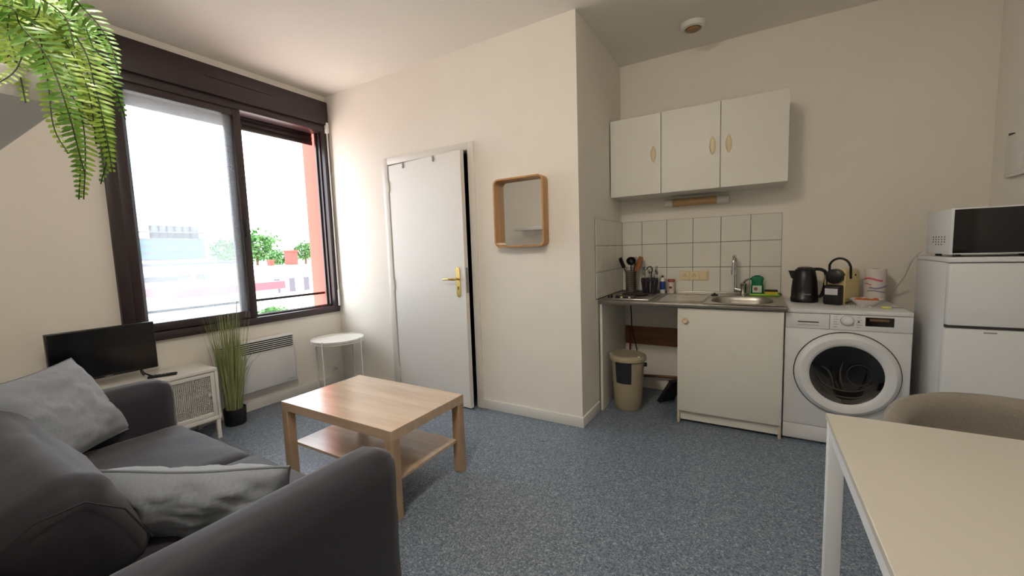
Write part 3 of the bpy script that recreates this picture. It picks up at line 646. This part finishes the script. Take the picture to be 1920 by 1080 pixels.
# cutlery basket
kc = Vector((2.878, 3.535, wt1+.0065)); PURP = pm('dark_plastic_basket', (46, 38, 52), .4)
t = thing('cutlery_basket', 'dark purple slatted plastic basket full of cutlery', 'basket', kc)
obj('base', MB().lathe([(0, 0), (.05, 0), (.052, .006), (0, .006)], kc, n=28), PURP, t)
obj('rim', MB().lathe([(.067, .108), (.069, .11), (.069, .126), (.066, .126), (.064, .11)], kc, n=28, cap=False), PURP, t)
for i in range(22):
    a = 2*math.pi*i/22; d = Vector((math.cos(a), math.sin(a), 0)); obj('bar', MB().tube([kc+d*.051+Vector((0, 0, .004)), kc+d*.0665+Vector((0, 0, .11))], .0052, 6), PURP, t)
SILV = pm('cutlery_steel', (190, 190, 192), .2, metal=1)
for i in range(6):
    a = R(40+i*57); bx = kc+Vector((.02*math.cos(a), .02*math.sin(a), .008)); tp = kc+Vector((.056*math.cos(a)+.008, .045*math.sin(a), .15+.014*(i % 3)))
    tt = thing('fork' if i % 2 else 'spoon', ('steel fork' if i % 2 else 'steel spoon')+' standing in the dark cutlery basket', 'cutlery', bx, 'cutlery in the dark basket')
    obj('handle', MB().tube([bx, tp], [.004, .003], 6), SILV, tt); Mx = planeM(tp, tp-bx, (.9, -.4, 0))
    if i % 2:
        m = MB().box(-.011, .011, -.001, .001, 0, .02, .0008, 1, Mx)
        for k in range(4): m.box(-.0105+k*.006, -.0075+k*.006, -.001, .001, .019, .05, 0, 1, Mx)
    else: m = MB().lathe([(.001, -.0)]+[(.015*math.sin(math.pi*q/10)+.0008, .042*q/10) for q in range(1, 10)]+[(.001, .042)], n=14, M=Mx, sy=.3)
    obj('head', m, SILV, tt)
hk = [kc+Vector((.012, .01, .01)), kc+Vector((.012, .0, .15)), kc+Vector((.022, -.002, .185)), kc+Vector((.022, -.002, .205)), kc+Vector((.008, -.004, .222)), kc+Vector((-.012, -.006, .215)), kc+Vector((-.022, -.008, .195))]
tag(obj('hooked_handle', MB().tube(catmull(hk, 6), .0045, 8), BLACK), 'black hook-shaped utensil handle rising from the cutlery basket', 'utensil')
# bottles by the socket
zc = wt1+.0005
t = thing('cleaner_bottle', 'small blue and white bottle with dark cap by the tiles', 'bottle', (2.968, 3.612, zc))
obj('bottle', MB().lathe([(0, 0), (.02, 0), (.021, .004), (.021, .105), (.016, .118), (.013, .124), (.013, .132), (0, .132)], (2.968, 3.612, zc), n=22), WHITE, t)
obj('label', MB().lathe([(.0214, .03), (.0216, .031), (.0216, .098), (.0214, .099)], (2.968, 3.612, zc), n=22), pm('label_blue', (34, 66, 140), .4), t)
obj('cap', MB().lathe([(.009, .1325), (.008, .148), (0, .149)], (2.968, 3.612, zc), n=16), BLACK, t)
t = thing('spice_jar', 'small white jar with red lid beside the blue bottle', 'jar', (3.035, 3.62, zc))
obj('jar', MB().lathe([(0, 0), (.025, 0), (.027, .004), (.027, .09), (.022, .096), (0, .096)], (3.035, 3.62, zc), n=22), pm('jar_white', (222, 206, 196), .35), t)
obj('lid', MB().lathe([(.029, .0965), (.03, .1), (.03, .113), (.027, .117), (0, .117)], (3.035, 3.62, zc), n=22), pm('lid_red', (168, 70, 62), .4), t)
obj('label_mark', MB().box(3.022, 3.045, 3.592, 3.5935, zc+.04, zc+.058), pm('label_dark', (60, 50, 48), .5), t)
# under the worktop
tag(obj('wall_board', MB().box(XA+.035, 3.165, YK-.018, YK-.001, .40, .56, .002), BOARD), 'brown wooden board fixed to the wall under the worktop', 'board')
tag(obj('red_hose', MB().tube(catmull([Vector((2.668, 3.63, .565)), Vector((2.68, 3.625, .53)), Vector((2.69, 3.62, .45)), Vector((2.688, 3.62, .30)), Vector((2.70, 3.62, .02))], 6), .008, 8), pm('red_hose', (112, 36, 26), .5)), 'red hose running down the wall behind the bin', 'hose')
tag(obj('power_cable', MB().tube(catmull([Vector((2.70, 3.60, .838)), Vector((2.705, 3.60, .70)), Vector((2.712, 3.60, .55)), Vector((2.735, 3.60, .44)), Vector((2.76, 3.60, .30)), Vector((2.76, 3.60, .02))], 6), .005, 8), BLACK), 'black cable dropping from the hotplate behind the bin', 'cable')
tag(obj('floor_pipe', MB().tube([(2.72, 3.63, .12), (3.16, 3.63, .15)], .012, 10), pm('copper_pipe', (120, 84, 60), .4, metal=.6)), 'thin horizontal pipe along the wall under the worktop', 'pipe')
bc_ = Vector((2.787, 3.165, 0)); t = thing('waste_bin', 'beige plastic swing-lid bin under the worktop', 'bin', bc_)
obj('body', MB().lathe([(0, 0), (.096, 0), (.102, .008), (.108, .10), (.126, .39), (.122, .39), (.10, .02), (0, .02)], bc_, n=40), BINM, t)
obj('lid', MB().lathe([(.132, .388), (.141, .392), (.142, .412), (.136, .426), (.122, .434), (.112, .43), (.10, .428), (0, .432)], bc_, n=40), BINM, t)
fl = MB(); aa = [R(238+i*5.4) for i in range(12)]; vs = []
for zz, rr_ in ((.385, .1275), (.22, .1168)): vs += [bc_+Vector((rr_*math.cos(a), rr_*math.sin(a), zz)) for a in aa]
for zz, rr_ in ((.385, .1235), (.22, .1128)): vs += [bc_+Vector((rr_*math.cos(a), rr_*math.sin(a), zz)) for a in aa]
n = len(aa); fl.add(vs, [(i, i+1, n+i+1, n+i) for i in range(n-1)]+[(2*n+i, 2*n+i+1, 3*n+i+1, 3*n+i) for i in range(n-1)]+[(i, i+1, 2*n+i+1, 2*n+i) for i in range(n-1)]+[(n+i, n+i+1, 3*n+i+1, 3*n+i) for i in range(n-1)])
obj('flap_window', fl, pm('dark_flap', (34, 36, 42), .25), t)
for a in (R(200), R(-35)): obj('lid_clip', MB().box(-.009, .009, -.006, .006, -.003, .006, .002, 1, Matrix.Translation(bc_+Vector((.128*math.cos(a), .128*math.sin(a), .431)))), WHITE, t)
obj('side_clip', MB().box(.122, .145, -.012, .012, .335, .365, .004, 2, Matrix.Translation(bc_) @ Matrix.Rotation(R(15), 4, 'Z')), BLACK, t)
t = thing('dustpan', 'black dustpan with grey label leaning on the sink cabinet', 'dustpan', (3.09, 3.36, 0))
Mx = Matrix.Translation((3.045, 3.38, .012)) @ Matrix.Rotation(R(28), 4, 'Y') @ Matrix.Rotation(R(-20), 4, 'Z')
obj('pan', MB().box(-.012, .0, -.12, .12, 0, .2, .003, 2, Mx).box(-.03, .0, -.12, -.11, 0, .2, .003, 2, Mx).box(-.03, .0, .11, .12, 0, .2, .003, 2, Mx).box(-.035, .0, -.12, .12, .188, .2, .003, 2, Mx), MATTE, t)
obj('handle', MB().tube([Mx @ Vector((-.01, 0, .2)), Mx @ Vector((-.012, 0, .27))], .013, 10), MATTE, t)
obj('label', MB().box(-.014, -.012, -.1, -.02, .12, .145, 0, 1, Mx), WHITE, t)
# ------------------------------------------------------------------ washing machine
mx0, mx1, myf, myb, mh = 3.8075, 4.403, 3.068, 3.64, .85
t = thing('washing_machine', 'white front-loading washing machine with round dark porthole', 'washing machine', ((mx0+mx1)/2, 3.35, 0))
obj('body', MB().box(mx0, mx1, myf+.004, myb, .012, mh-.026, .006), APPL, t)
obj('top', MB().box(mx0-.001, mx1+.001, myf-.002, myb, mh-.025, mh, .006), APPL, t)
obj('control_panel', MB().box(4.032, mx1-.001, myf-.003, myf+.003, .732, mh-.027, .003), APPL, t)
dw = obj('detergent_drawer', MB().box(mx0+.001, 4.029, myf-.004, myf+.003, .732, mh-.027, .003), APPL, t)
obj('drawer_slot', MB().box(3.872, 3.978, myf-.0055, myf-.0035, .768, .775, .0015, 1), pm('slot_grey', (70, 70, 72), .5), dw)
obj('drawer_lip', MB().box(3.872, 3.978, myf-.006, myf-.0035, .752, .754), GREYM, dw)
obj('front_panel', MB().box(mx0+.001, mx1-.001, myf-.003, myf+.003, .115, .729, .003), APPL, t)
obj('kick_panel', MB().box(mx0+.001, mx1-.001, myf-.002, myf+.003, .02, .112, .003), APPL, t)
for xx in (mx0+.05, mx1-.05):
    for yy in (myf+.05, myb-.05): obj('foot', MB().lathe([(.02, 0), (.02, .0118)], (xx, yy, 0), n=12), BLACK, t)
dl = obj('dial', MB().lathe([(.029, 0), (.029, -.006), (.024, -.008), (.023, -.022), (.019, -.025), (0, -.025)], (4.113, myf-.003, .789), 'y', 30), APPL, t)
obj('dial_ring', MB().lathe([(.0295, 0), (.0315, 0), (.0315, -.003), (.0295, -.003)], (4.113, myf-.003, .789), 'y', 30, cap=False), GREYM, dl)
tk = MB()
for i in range(6):
    for sx_ in (4.048, 4.158): tk.box(sx_, sx_+.018+.006*(i % 2), myf-.0036, myf-.003, .750+i*.0145, .7525+i*.0145)
obj('programme_marks', tk, GREYM, t, kind='stuff')
obj('start_button', MB().lathe([(.004, 0), (.004, -.002), (0, -.002)], (4.166, myf-.0035, .786), 'y', 12), BLACK, t)
ds = obj('display', MB().box(4.196, 4.322, myf-.0048, myf-.0025, .762, .814, .001, 1), TVS, t)
obj('display_band', MB().box(4.215, 4.30, myf-.0055, myf-.0045, .792, .806), pm('display_amber', (120, 92, 60), .3), ds)
pc_ = (4.112, myf-.003, .464)
dd = obj('door_ring', MB().lathe([(.252, 0), (.252, -.012), (.246, -.03), (.225, -.046), (.195, -.045), (.178, -.034), (.172, -.02), (.17, 0)], pc_, 'y', 56, cap=False), APPL, t)
obj('door_gasket', MB().lathe([(.2525, -.0005), (.2565, -.0005), (.2565, -.006), (.2525, -.006)], pc_, 'y', 56, cap=False), BLACK, dd)
GL2 = pm('porthole_glass', (14, 13, 13), .06, coat=.6)
obj('door_glass', MB().lathe([(.177, -.031), (.168, -.026), (.14, -.016), (.10, -.008), (.05, -.003), (0, -.002)], pc_, 'y', 48, cap=False), GL2, dd)
RIB = pm('drum_rib', (74, 65, 58), .35)
for cv in (((-.145, .0), (-.10, -.065), (-.02, -.098), (.07, -.088), (.135, -.035)), ((-.12, .045), (-.085, .02), (-.062, -.03), (-.055, -.082)), ((-.012, .075), (-.022, .02), (-.018, -.04), (.002, -.09)), ((-.14, -.045), (-.06, -.125), (.05, -.132), (.12, -.09))):
    ps = [Vector((pc_[0]+q.x, pc_[1]-.004-.028*(math.hypot(q.x, q.z)/.176)**2, pc_[2]+q.z)) for q in catmull([Vector((u, 0, v)) for u, v in cv], 6)]
    obj('drum_rib', MB().tube(ps, [.0012+.0032*math.sin(math.pi*i/(len(ps)-1)) for i in range(len(ps))], 6), RIB, dd)
obj('drum_rim_glint', MB().tube([(pc_[0]+.065+.058*math.cos(R(a)), pc_[1]-.013, pc_[2]+.005+.062*math.sin(R(a))) for a in range(0, 360, 15)], .004, 6, True), pm('drum_rim_glint', (46, 42, 40), .4), dd)  # highlight along the inner drum's edge, modelled as a paler ring
# ------------------------------------------------------------------ things on the washing machine
zt = mh+.0005
kc_ = Vector((3.935, 3.45, zt)); t = thing('kettle', 'black electric kettle beside the coffee machine', 'kettle', kc_)
obj('body', MB().lathe([(0, 0), (.078, 0), (.08, .008), (.08, .03), (.077, .034), (.076, .09), (.068, .17), (.058, .218), (.05, .228), (0, .23)], kc_, n=36), BLACK, t)
obj('lid', MB().lathe([(.046, .2285), (.042, .238), (.014, .243), (0, .243)], kc_, n=28), BLACK, t)
obj('spout', MB().prism([(-.095, .215), (-.05, .215), (-.05, .15), (-.078, .165)], -.018, .018, 'y', Matrix.Translation(kc_)), BLACK, t)
obj('handle', MB().tube(catmull([kc_+Vector(p) for p in ((.04, 0, .225), (.09, -.005, .222), (.115, -.008, .195), (.112, -.006, .12), (.098, -.004, .05), (.075, 0, .035))], 6), .011, 10, flat=1.4), BLACK, t)
obj('gauge', MB().box(-.02, .03, -.0815, -.079, .055, .06, 0, 1, Matrix.Translation(kc_)), GREYM, t)
# capsule coffee machine
CRM = pm('cream_plastic', (226, 208, 150), .3)
cc = Vector((4.112, 3.395, zt)); t = thing('coffee_machine', 'cream and black capsule coffee machine with arched handle', 'coffee machine', cc)
Mx = Matrix.Translation(cc) @ Matrix.Rotation(R(-28), 4, 'Z')
obj('body', MB().soft(-.052, .052, -.045, .20, .006, .225, .03, 10, (.004, 0, .004), M=Mx), CRM, t)
obj('brew_head', MB().lathe([(.0, -.078), (.04, -.077), (.048, -.072), (.048, -.03), (.0, -.03)], (0, 0, .183), 'y', 30, Mx, sx=1), BLACK, t)
obj('drip_box', MB().soft(-.048, .048, -.10, -.046, 0, .128, .012, 8, M=Mx), BLACK, t)
obj('sticker', MB().box(-.036, .034, -.1018, -.1003, .066, .106, 0, 1, Mx), pm('paper_sticker', (206, 204, 208), .7), t)
obj('front_trim', MB().box(-.056, -.051, -.06, -.04, .02, .19, .002, 2, Mx).box(.051, .056, -.06, -.04, .0, .19, .002, 2, Mx), CRM, t)
ap = [(-.058, .02, .185), (-.058, .015, .235)]+[(-.058*math.cos(R(a)), .01, .235+.062*math.sin(R(a))) for a in range(15, 180, 15)]+[(.058, .015, .235), (.058, .02, .165)]
obj('lever_handle', MB().tube(catmull([Mx @ Vector(p) for p in ap], 3), .0072, 10), BLACK, t)
obj('pivot', MB().lathe([(.006, 0), (.006, .006), (0, .006)], (.053, .10, .185), 'x', 12, Mx), BLACK, t)
# kitchen roll
rc = Vector((4.325, 3.545, zt)); t = thing('kitchen_roll', 'white kitchen paper roll in printed wrap on the washer', 'paper roll', rc)
obj('roll', MB().lathe([(.02, 0), (.056, 0), (.0565, .003), (.0565, .218), (.055, .22), (.02, .22), (.02, 0)], rc, n=36), pm('paper', (226, 218, 214), .9, bump=.2, bscale=90), t)
obj('core_hole', MB().lathe([(.0, .2195), (.0198, .2195), (.0198, .2203), (0, .2203)], rc, n=18), pm('cardboard', (110, 86, 62), .9), t)
def wrap(name, mat_, z0, z1, a0, a1, wave=0):
    n = 14; vs = []
    for i in range(n+1):
        a = R(a0+(a1-a0)*i/n); o = wave*math.sin(i/n*5); rr_ = .0569
        vs += [rc+Vector((rr_*math.cos(a), rr_*math.sin(a), z0+o)), rc+Vector((rr_*math.cos(a), rr_*math.sin(a), z1+o))]
    obj(name, MB().add(vs, [(2*i, 2*i+2, 2*i+3, 2*i+1) for i in range(n)]), mat_, t)
wrap('print', pm('print_pink', (222, 106, 128), .7), .145, .158, 190, 300, .008)
wrap('print', pm('print_pale_blue', (150, 150, 186), .7), .095, .106, 230, 340, -.007)
wrap('print', bpy.data.materials['print_pink'], .118, .124, 195, 240, .004)
wrap('print', pm('print_grey', (150, 140, 160), .7), .07, .078, 215, 320, .005)
# bowl of pastries
bw = Vector((4.245, 3.335, zt)); t = thing('serving_bowl', 'shallow white bowl holding small orange snacks', 'bowl', bw)
obj('bowl', MB().lathe([(0, .0), (.045, .0), (.048, .004), (.083, .038), (.085, .042), (.081, .041), (.045, .009), (0, .007)], bw, n=40), pm('bowl_white', (224, 216, 214), .25), t)
ORG = pm('orange_snack', (206, 112, 52), .6, var=.3, scale=60)
for i, (dx, dy, dz_) in enumerate(((-.042, -.01, .032), (-.012, -.028, .030), (.022, -.012, .031), (.004, .024, .032), (.05, .018, .036), (-.03, .03, .033))):
    tag(obj('snack', MB().soft(-.019, .019, -.015, .015, -.012, .012, .0115, 6, wob=.003, M=Matrix.Translation(bw+Vector((dx, dy, dz_))) @ Matrix.Rotation(i*1.1, 4, 'Z'), seed=i), ORG), 'small orange wrapped snack in the white bowl', 'snack', 'snacks in the white bowl')
# spiral-bound pad and key tag
t = thing('spiral_notepad', 'flat white spiral-bound pad at the edge of the washer', 'notepad', (4.18, 3.22, zt))
Mx = Matrix.Translation((4.175, 3.225, zt)) @ Matrix.Rotation(R(-12), 4, 'Z')
obj('pages', MB().box(-.07, .07, -.02, .075, 0, .004, .001, 1, Mx), WHITE, t)
for k in range(11): obj('coil', MB().tube([Mx @ Vector((-.06+k*.012, -.02+.007*math.cos(R(a)), .0065+.006*math.sin(R(a)))) for a in range(0, 360, 45)], .0014, 5, True), CHROME, t)
t = thing('key_tag', 'key on a yellow-green tag by the washer front edge', 'key', (4.31, 3.21, zt))
obj('tag', MB().soft(4.292, 4.336, 3.19, 3.222, zt, zt+.012, .005, 5), pm('tag_yellow', (214, 216, 120), .5), t)
obj('key_ring', MB().tube([(4.345+.012*math.cos(R(a)), 3.232+.012*math.sin(R(a)), zt+.0035) for a in range(0, 360, 30)], .0014, 5, True), CHROME, t)
obj('key', MB().box(4.352, 4.40, 3.245, 3.253, zt+.001, zt+.0035, 0, 1).lathe([(.0, .001), (.011, .001), (.011, .0035), (0, .0035)], (4.355, 3.247, zt), n=14), GREYM, t)
# ------------------------------------------------------------------ fridge and microwave
fx0, fx1, fyf, fyb, fz = 4.468, 4.862, 2.85, 3.34, 1.163
t = thing('fridge', 'white two-door fridge carrying the microwave', 'fridge', (4.665, 3.1, 0))
obj('body', MB().box(fx0+.002, fx1-.002, fyf+.05, fyb, .03, fz-.026, .006), APPL, t)
obj('top', MB().box(fx0, fx1, fyf+.012, fyb, fz-.0255, fz, .006), APPL, t)
d = obj('freezer_door', MB().box(fx0, fx1, fyf, fyf+.046, .822, fz-.03, .010), APPL, t)
d2 = obj('fridge_door', MB().box(fx0-.004, fx1, fyf, fyf+.046, .05, .808, .010), APPL, t)
obj('grip_gap', MB().box(fx0+.004, fx1-.004, fyf+.012, fyf+.044, .8085, .8215), pm('gap_grey', (60, 58, 56), .7), t)
obj('badge', MB().box(4.60, 4.645, fyf-.0015, fyf+.001, .79, .797), GREYM, d2)
for xx in (fx0+.04, fx1-.04):
    for yy in (fyf+.08, fyb-.04): obj('foot', MB().lathe([(.018, 0), (.018, .032)], (xx, yy, 0), n=12), BLACK, t)
t = thing('microwave', 'white microwave with black glass front on top of the fridge', 'microwave', (4.665, 3.05, fz))
ux0, ux1, uyf, uyb, uz0, uz1 = 4.472, 4.862, 2.873, 3.21, fz+.014, 1.404
obj('casing', MB().box(ux0, ux1, uyf+.018, uyb, uz0, uz1, .005), APPL, t)
fd = obj('front_frame', MB().box(ux0-.002, ux1, uyf, uyf+.0175, uz0, uz1+.001, .003), APPL, t)
obj('glass_door', MB().box(ux0+.008, ux1-.004, uyf-.004, uyf+.0005, uz0+.006, uz1-.006, .002), TVS, fd)
vh = MB()
for i in range(5):
    for j in range(4):
        if j == 0 and i in (0, 4): continue
        vh.add([(ux0-.0006, uyf+.075+i*.038+.0075*math.cos(R(60*k)), uz0+.05+j*.013+.0042*math.sin(R(60*k))) for k in range(6)], [tuple(range(6))])
obj('vent_holes', vh, DARK, t, smooth=0, kind='stuff')
for xx in (ux0+.04, ux1-.04):
    for yy in (uyf+.05, uyb-.05): obj('foot', MB().lathe([(.014, 0), (.014, .0145)], (xx, yy, fz), n=12), BLACK, t)
cb = catmull([Vector(p) for p in ((4.52, 3.222, 1.20), (4.475, 3.26, 1.195), (4.46, 3.38, 1.13), (4.455, 3.5, 1.02), (4.435, 3.60, .93), (4.425, 3.655, .87), (4.43, 3.665, .60))], 8)
tag(obj('white_cable', MB().tube(cb, .0045, 8), WHITE), 'white power cable looping from microwave down behind washer', 'cable')
t = thing('wall_box', 'small white box mounted on the wall above the microwave', 'wall box', (XR, 3.36, 1.585))
obj('case', MB().box(XR-.026, XR-.0005, 3.255, 3.46, 1.585, 1.815, .004), WHITE, t)
obj('cover', MB().box(XR-.03, XR-.0262, 3.275, 3.44, 1.605, 1.795, .0015), WHITE, t)
obj('top_knob', MB().lathe([(.012, 0), (.012, .012), (0, .013)], (XR-.0135, 3.44, 1.8155), n=14), BLACK, t)
# ------------------------------------------------------------------ dining table and chair
dx0, dx1, dy0, dy1, dz1 = 3.828, 4.578, .785, 1.528, .74
DESK = pm('desk_white', (200, 194, 181), .35); LEGW = pm('leg_white', (226, 228, 230), .35)
t = thing('dining_table', 'white square table with slim metal legs in the foreground', 'table', ((dx0+dx1)/2, (dy0+dy1)/2, 0))
obj('table_top', MB().box(dx0, dx1, dy0, dy1, dz1-.018, dz1, .0015, 1), DESK, t)
for a, b_, c_, d_ in ((dx0+.004, dx0+.024, dy0+.04, dy1-.04), (dx1-.024, dx1-.004, dy0+.04, dy1-.04), (dx0+.04, dx1-.04, dy0+.004, dy0+.024), (dx0+.04, dx1-.04, dy1-.024, dy1-.004)):
    obj('apron', MB().box(a, b_, c_, d_, dz1-.058, dz1-.0185, .001, 1), LEGW, t)
for xx in (dx0+.003, dx1-.043):
    for yy in (dy0+.003, dy1-.043): obj('leg', MB().box(xx, xx+.04, yy, yy+.04, 0, dz1-.0185, .002), LEGW, t)
hc_ = Vector((4.265, 1.63, 0)); t = thing('tub_chair', 'grey melange upholstered chair tucked at the white table', 'chair', hc_)
vs = []; fs = []; NA, NZ = 30, 10
shell = MB()
def shp(i, j, off):
    a = R(-28+236*i/NA); u = j/NZ
    hz = .38+(.375-.17*abs((i/NA-.5)*2)**3)*u
    rx = .262+.02*u+off; ry = .205+.035*u+off
    return hc_+Vector((rx*math.cos(a), ry*math.sin(a)-.02, hz))
for off in (0, -.055):
    o = len(vs)
    for i in range(NA+1):
        for j in range(NZ+1):
            p = shp(i, j, off); 
            if j == NZ: p.z -= .012 if off else .0
            vs.append(p)
    for i in range(NA):
        for j in range(NZ): fs.append((o+i*(NZ+1)+j, o+(i+1)*(NZ+1)+j, o+(i+1)*(NZ+1)+j+1, o+i*(NZ+1)+j+1))
o2 = (NA+1)*(NZ+1)
mt = []
for i in range(NA+1): vs.append((shp(i, NZ, -.0275)+Vector((0, 0, .014)))); mt.append(len(vs)-1)
for i in range(NA):
    a, b_ = i*(NZ+1)+NZ, (i+1)*(NZ+1)+NZ; fs += [(a, b_, mt[i+1], mt[i]), (mt[i], mt[i+1], o2+b_, o2+a)]
    a, b_ = i*(NZ+1), (i+1)*(NZ+1); fs.append((a, b_, o2+b_, o2+a))
for i in (0, NA):
    for j in range(NZ): fs.append((i*(NZ+1)+j, i*(NZ+1)+j+1, o2+i*(NZ+1)+j+1, o2+i*(NZ+1)+j))
obj('backrest', shell.add(vs, fs), CHAIRF, t, smooth=75)
obj('seat', MB().lathe([(0, .38), (.20, .38), (.235, .40), (.238, .45), (.21, .475), (0, .485)], hc_+Vector((0, -.03, 0)), n=36, sy=.9), CHAIRF, t)
for sx_ in (-1, 1):
    for sy_ in (-1, 1): obj('leg', MB().tube([hc_+Vector((sx_*.14, sy_*.13-.02, .39)), hc_+Vector((sx_*.215, sy_*.2-.02, 0))], [.014, .009], 10), BLACK, t)
# ------------------------------------------------------------------ outside
GROUND = pm('pale_paving', (228, 206, 196), .9, var=.05, scale=.1)
struct('ground_outside', mb=MB().box(-220, -.6, -160, 160, -6.2, -6), mat=GROUND, label='pale sunlit yard far below the window')
PALE = pm('pale_render', (228, 224, 222), .9); PINKR = pm('pink_trim', (150, 76, 84), .8); BLUEB = pm('balcony_glass', (62, 98, 110), .5); GREYR = pm('grey_roof', (86, 84, 94), .8)
LEAF = pm('tree_leaf', (72, 116, 58), .7, var=.3, scale=2); BARK = pm('bark', (92, 76, 60), .9)
def P_(x, px, py): return onx(x, px, py)
# big apartment block far left
X0 = -75; a = P_(X0, 200, 412); b_ = P_(X0, 398, 412)
yb0, yb1, zt_ = a.y, b_.y, P_(X0, 330, 418).z
t = thing('apartment_block', 'far pale apartment block with rows of bluish balconies', 'building', (X0-6, (yb0+yb1)/2, -6))
obj('wall', MB().box(X0-12, X0, yb0, yb1, -6, zt_), PALE, t)
obj('roof_storey', MB().box(X0-11, X0-2, yb0+2, yb1-8, zt_, zt_+1.6), PALE, t)
nf = 6; z_lo = P_(X0, 330, 505).z
for k in range(nf):
    z = z_lo+(zt_-z_lo-1)*k/nf+.6
    obj('balcony', MB().box(X0, X0+1.2, yb0+.5, yb1-(2 if k < 4 else 9), z, z+.95), BLUEB if k in (1, 2, 3) else PALE, t)
    obj('slab', MB().box(X0, X0+1.4, yb0+.5, yb1-1.5, z-.2, z-.02), GREYR, t)
    for q in range(9):
        if z+2.1 > zt_: continue
        y_ = yb0+1.5+q*(yb1-yb0-4)/9; obj('window', MB().box(X0+.02, X0+.08, y_, y_+1.3, z+1.0, z+1.0+1.0), GREYR, t)
def block(name, label, X, px0, px1, pyt, depth, m_, trim=None, th=.35):
    a = P_(X, px0, pyt); b_ = P_(X, px1, pyt); z = min(a.z, b_.z) if False else P_(X, (px0+px1)/2, pyt).z
    t = thing(name, label, 'building', (X-depth/2, (a.y+b_.y)/2, -6))
    obj('wall', MB().box(X-depth, X, a.y, b_.y, -6, z-th), m_, t)
    obj('roof', MB().box(X-depth-.2, X+.25, a.y-.25, b_.y+.25, z-th, z), trim or m_, t)
    for q in range(4):
        y_ = a.y+(b_.y-a.y)*(q+.3)/4.2; obj('window', MB().box(X+.01, X+.05, y_, y_+(b_.y-a.y)*.09, z-th-2.2, z-th-.9), GREYR, t)
    return t
block('low_building', 'low white building with pink roof edge below the window', -16, 330, 520, 535, 8, PALE, PINKR, .35)
block('shed_building', 'long low pale shed with grey roof', -26, 150, 345, 522, 6, PALE, GREYR, .3)
block('warehouse', 'pale flat-roofed warehouse in front of the apartment block', -45, 255, 440, 492, 10, PALE, GREYR, .3)
block('terrace_house', 'pale house seen through the open half of the window', -34, 470, 590, 498, 8, PALE, PALE, .3)
hs = bpy.data.objects['terrace_house']; zr = P_(-34, 530, 498).z; BRICK = pm('red_brick', (150, 66, 56), .8)
for px_, pyt, w_ in ((545, 469, .42), (507, 487, .22)):
    a = P_(-36, px_, pyt)
    obj('chimney', MB().box(-36-w_, -36+w_, a.y-w_, a.y+w_, zr, a.z).box(-36-w_*1.15, -36+w_*1.15, a.y-w_*1.15, a.y+w_*1.15, a.z-.2, a.z), BRICK, hs)
def tree(label, px_, pyc, X, r, seed):
    c = P_(X, px_, pyc); t = thing('tree', label, 'tree', (c.x, c.y, -6)); q = random.Random(seed)
    obj('trunk', MB().tube([(c.x, c.y, -6), (c.x, c.y, c.z)], [.3, .12], 8), BARK, t)
    m = MB()
    for i in range(900):
        d = Vector((q.gauss(0, 1), q.gauss(0, 1), q.gauss(0, 1))).normalized()*r*q.uniform(.5, 1.0)
        d *= 1+.35*noise.noise(d*.8+Vector((seed, 0, 0))); d.z *= .85
        p = c+d; e1 = Vector((q.gauss(0, 1), q.gauss(0, 1), q.gauss(0, 1))).normalized()*r*.12; e2 = e1.cross(Vector((q.gauss(0, 1), q.gauss(0, 1), 1))).normalized()*r*.08
        m.add([p-e1, p+e2, p+e1, p-e2], [(0, 1, 2, 3)])
    obj('crown', m, LEAF, t, smooth=0, kind='stuff')
tree('dark green tree right of the window mullion', 480, 462, -50, 2.4, 1)
tree('low wide green tree beside the red chimney', 520, 484, -44.5, 1.2, 2)
tree('slim green tree behind the pink-edged building', 425, 470, -62, 2.2, 3)
tree('green tree beside the red fin', 572, 470, -50, 1.5, 4)
tree('bush just below the open window half', 510, 600, -7, .42, 5)
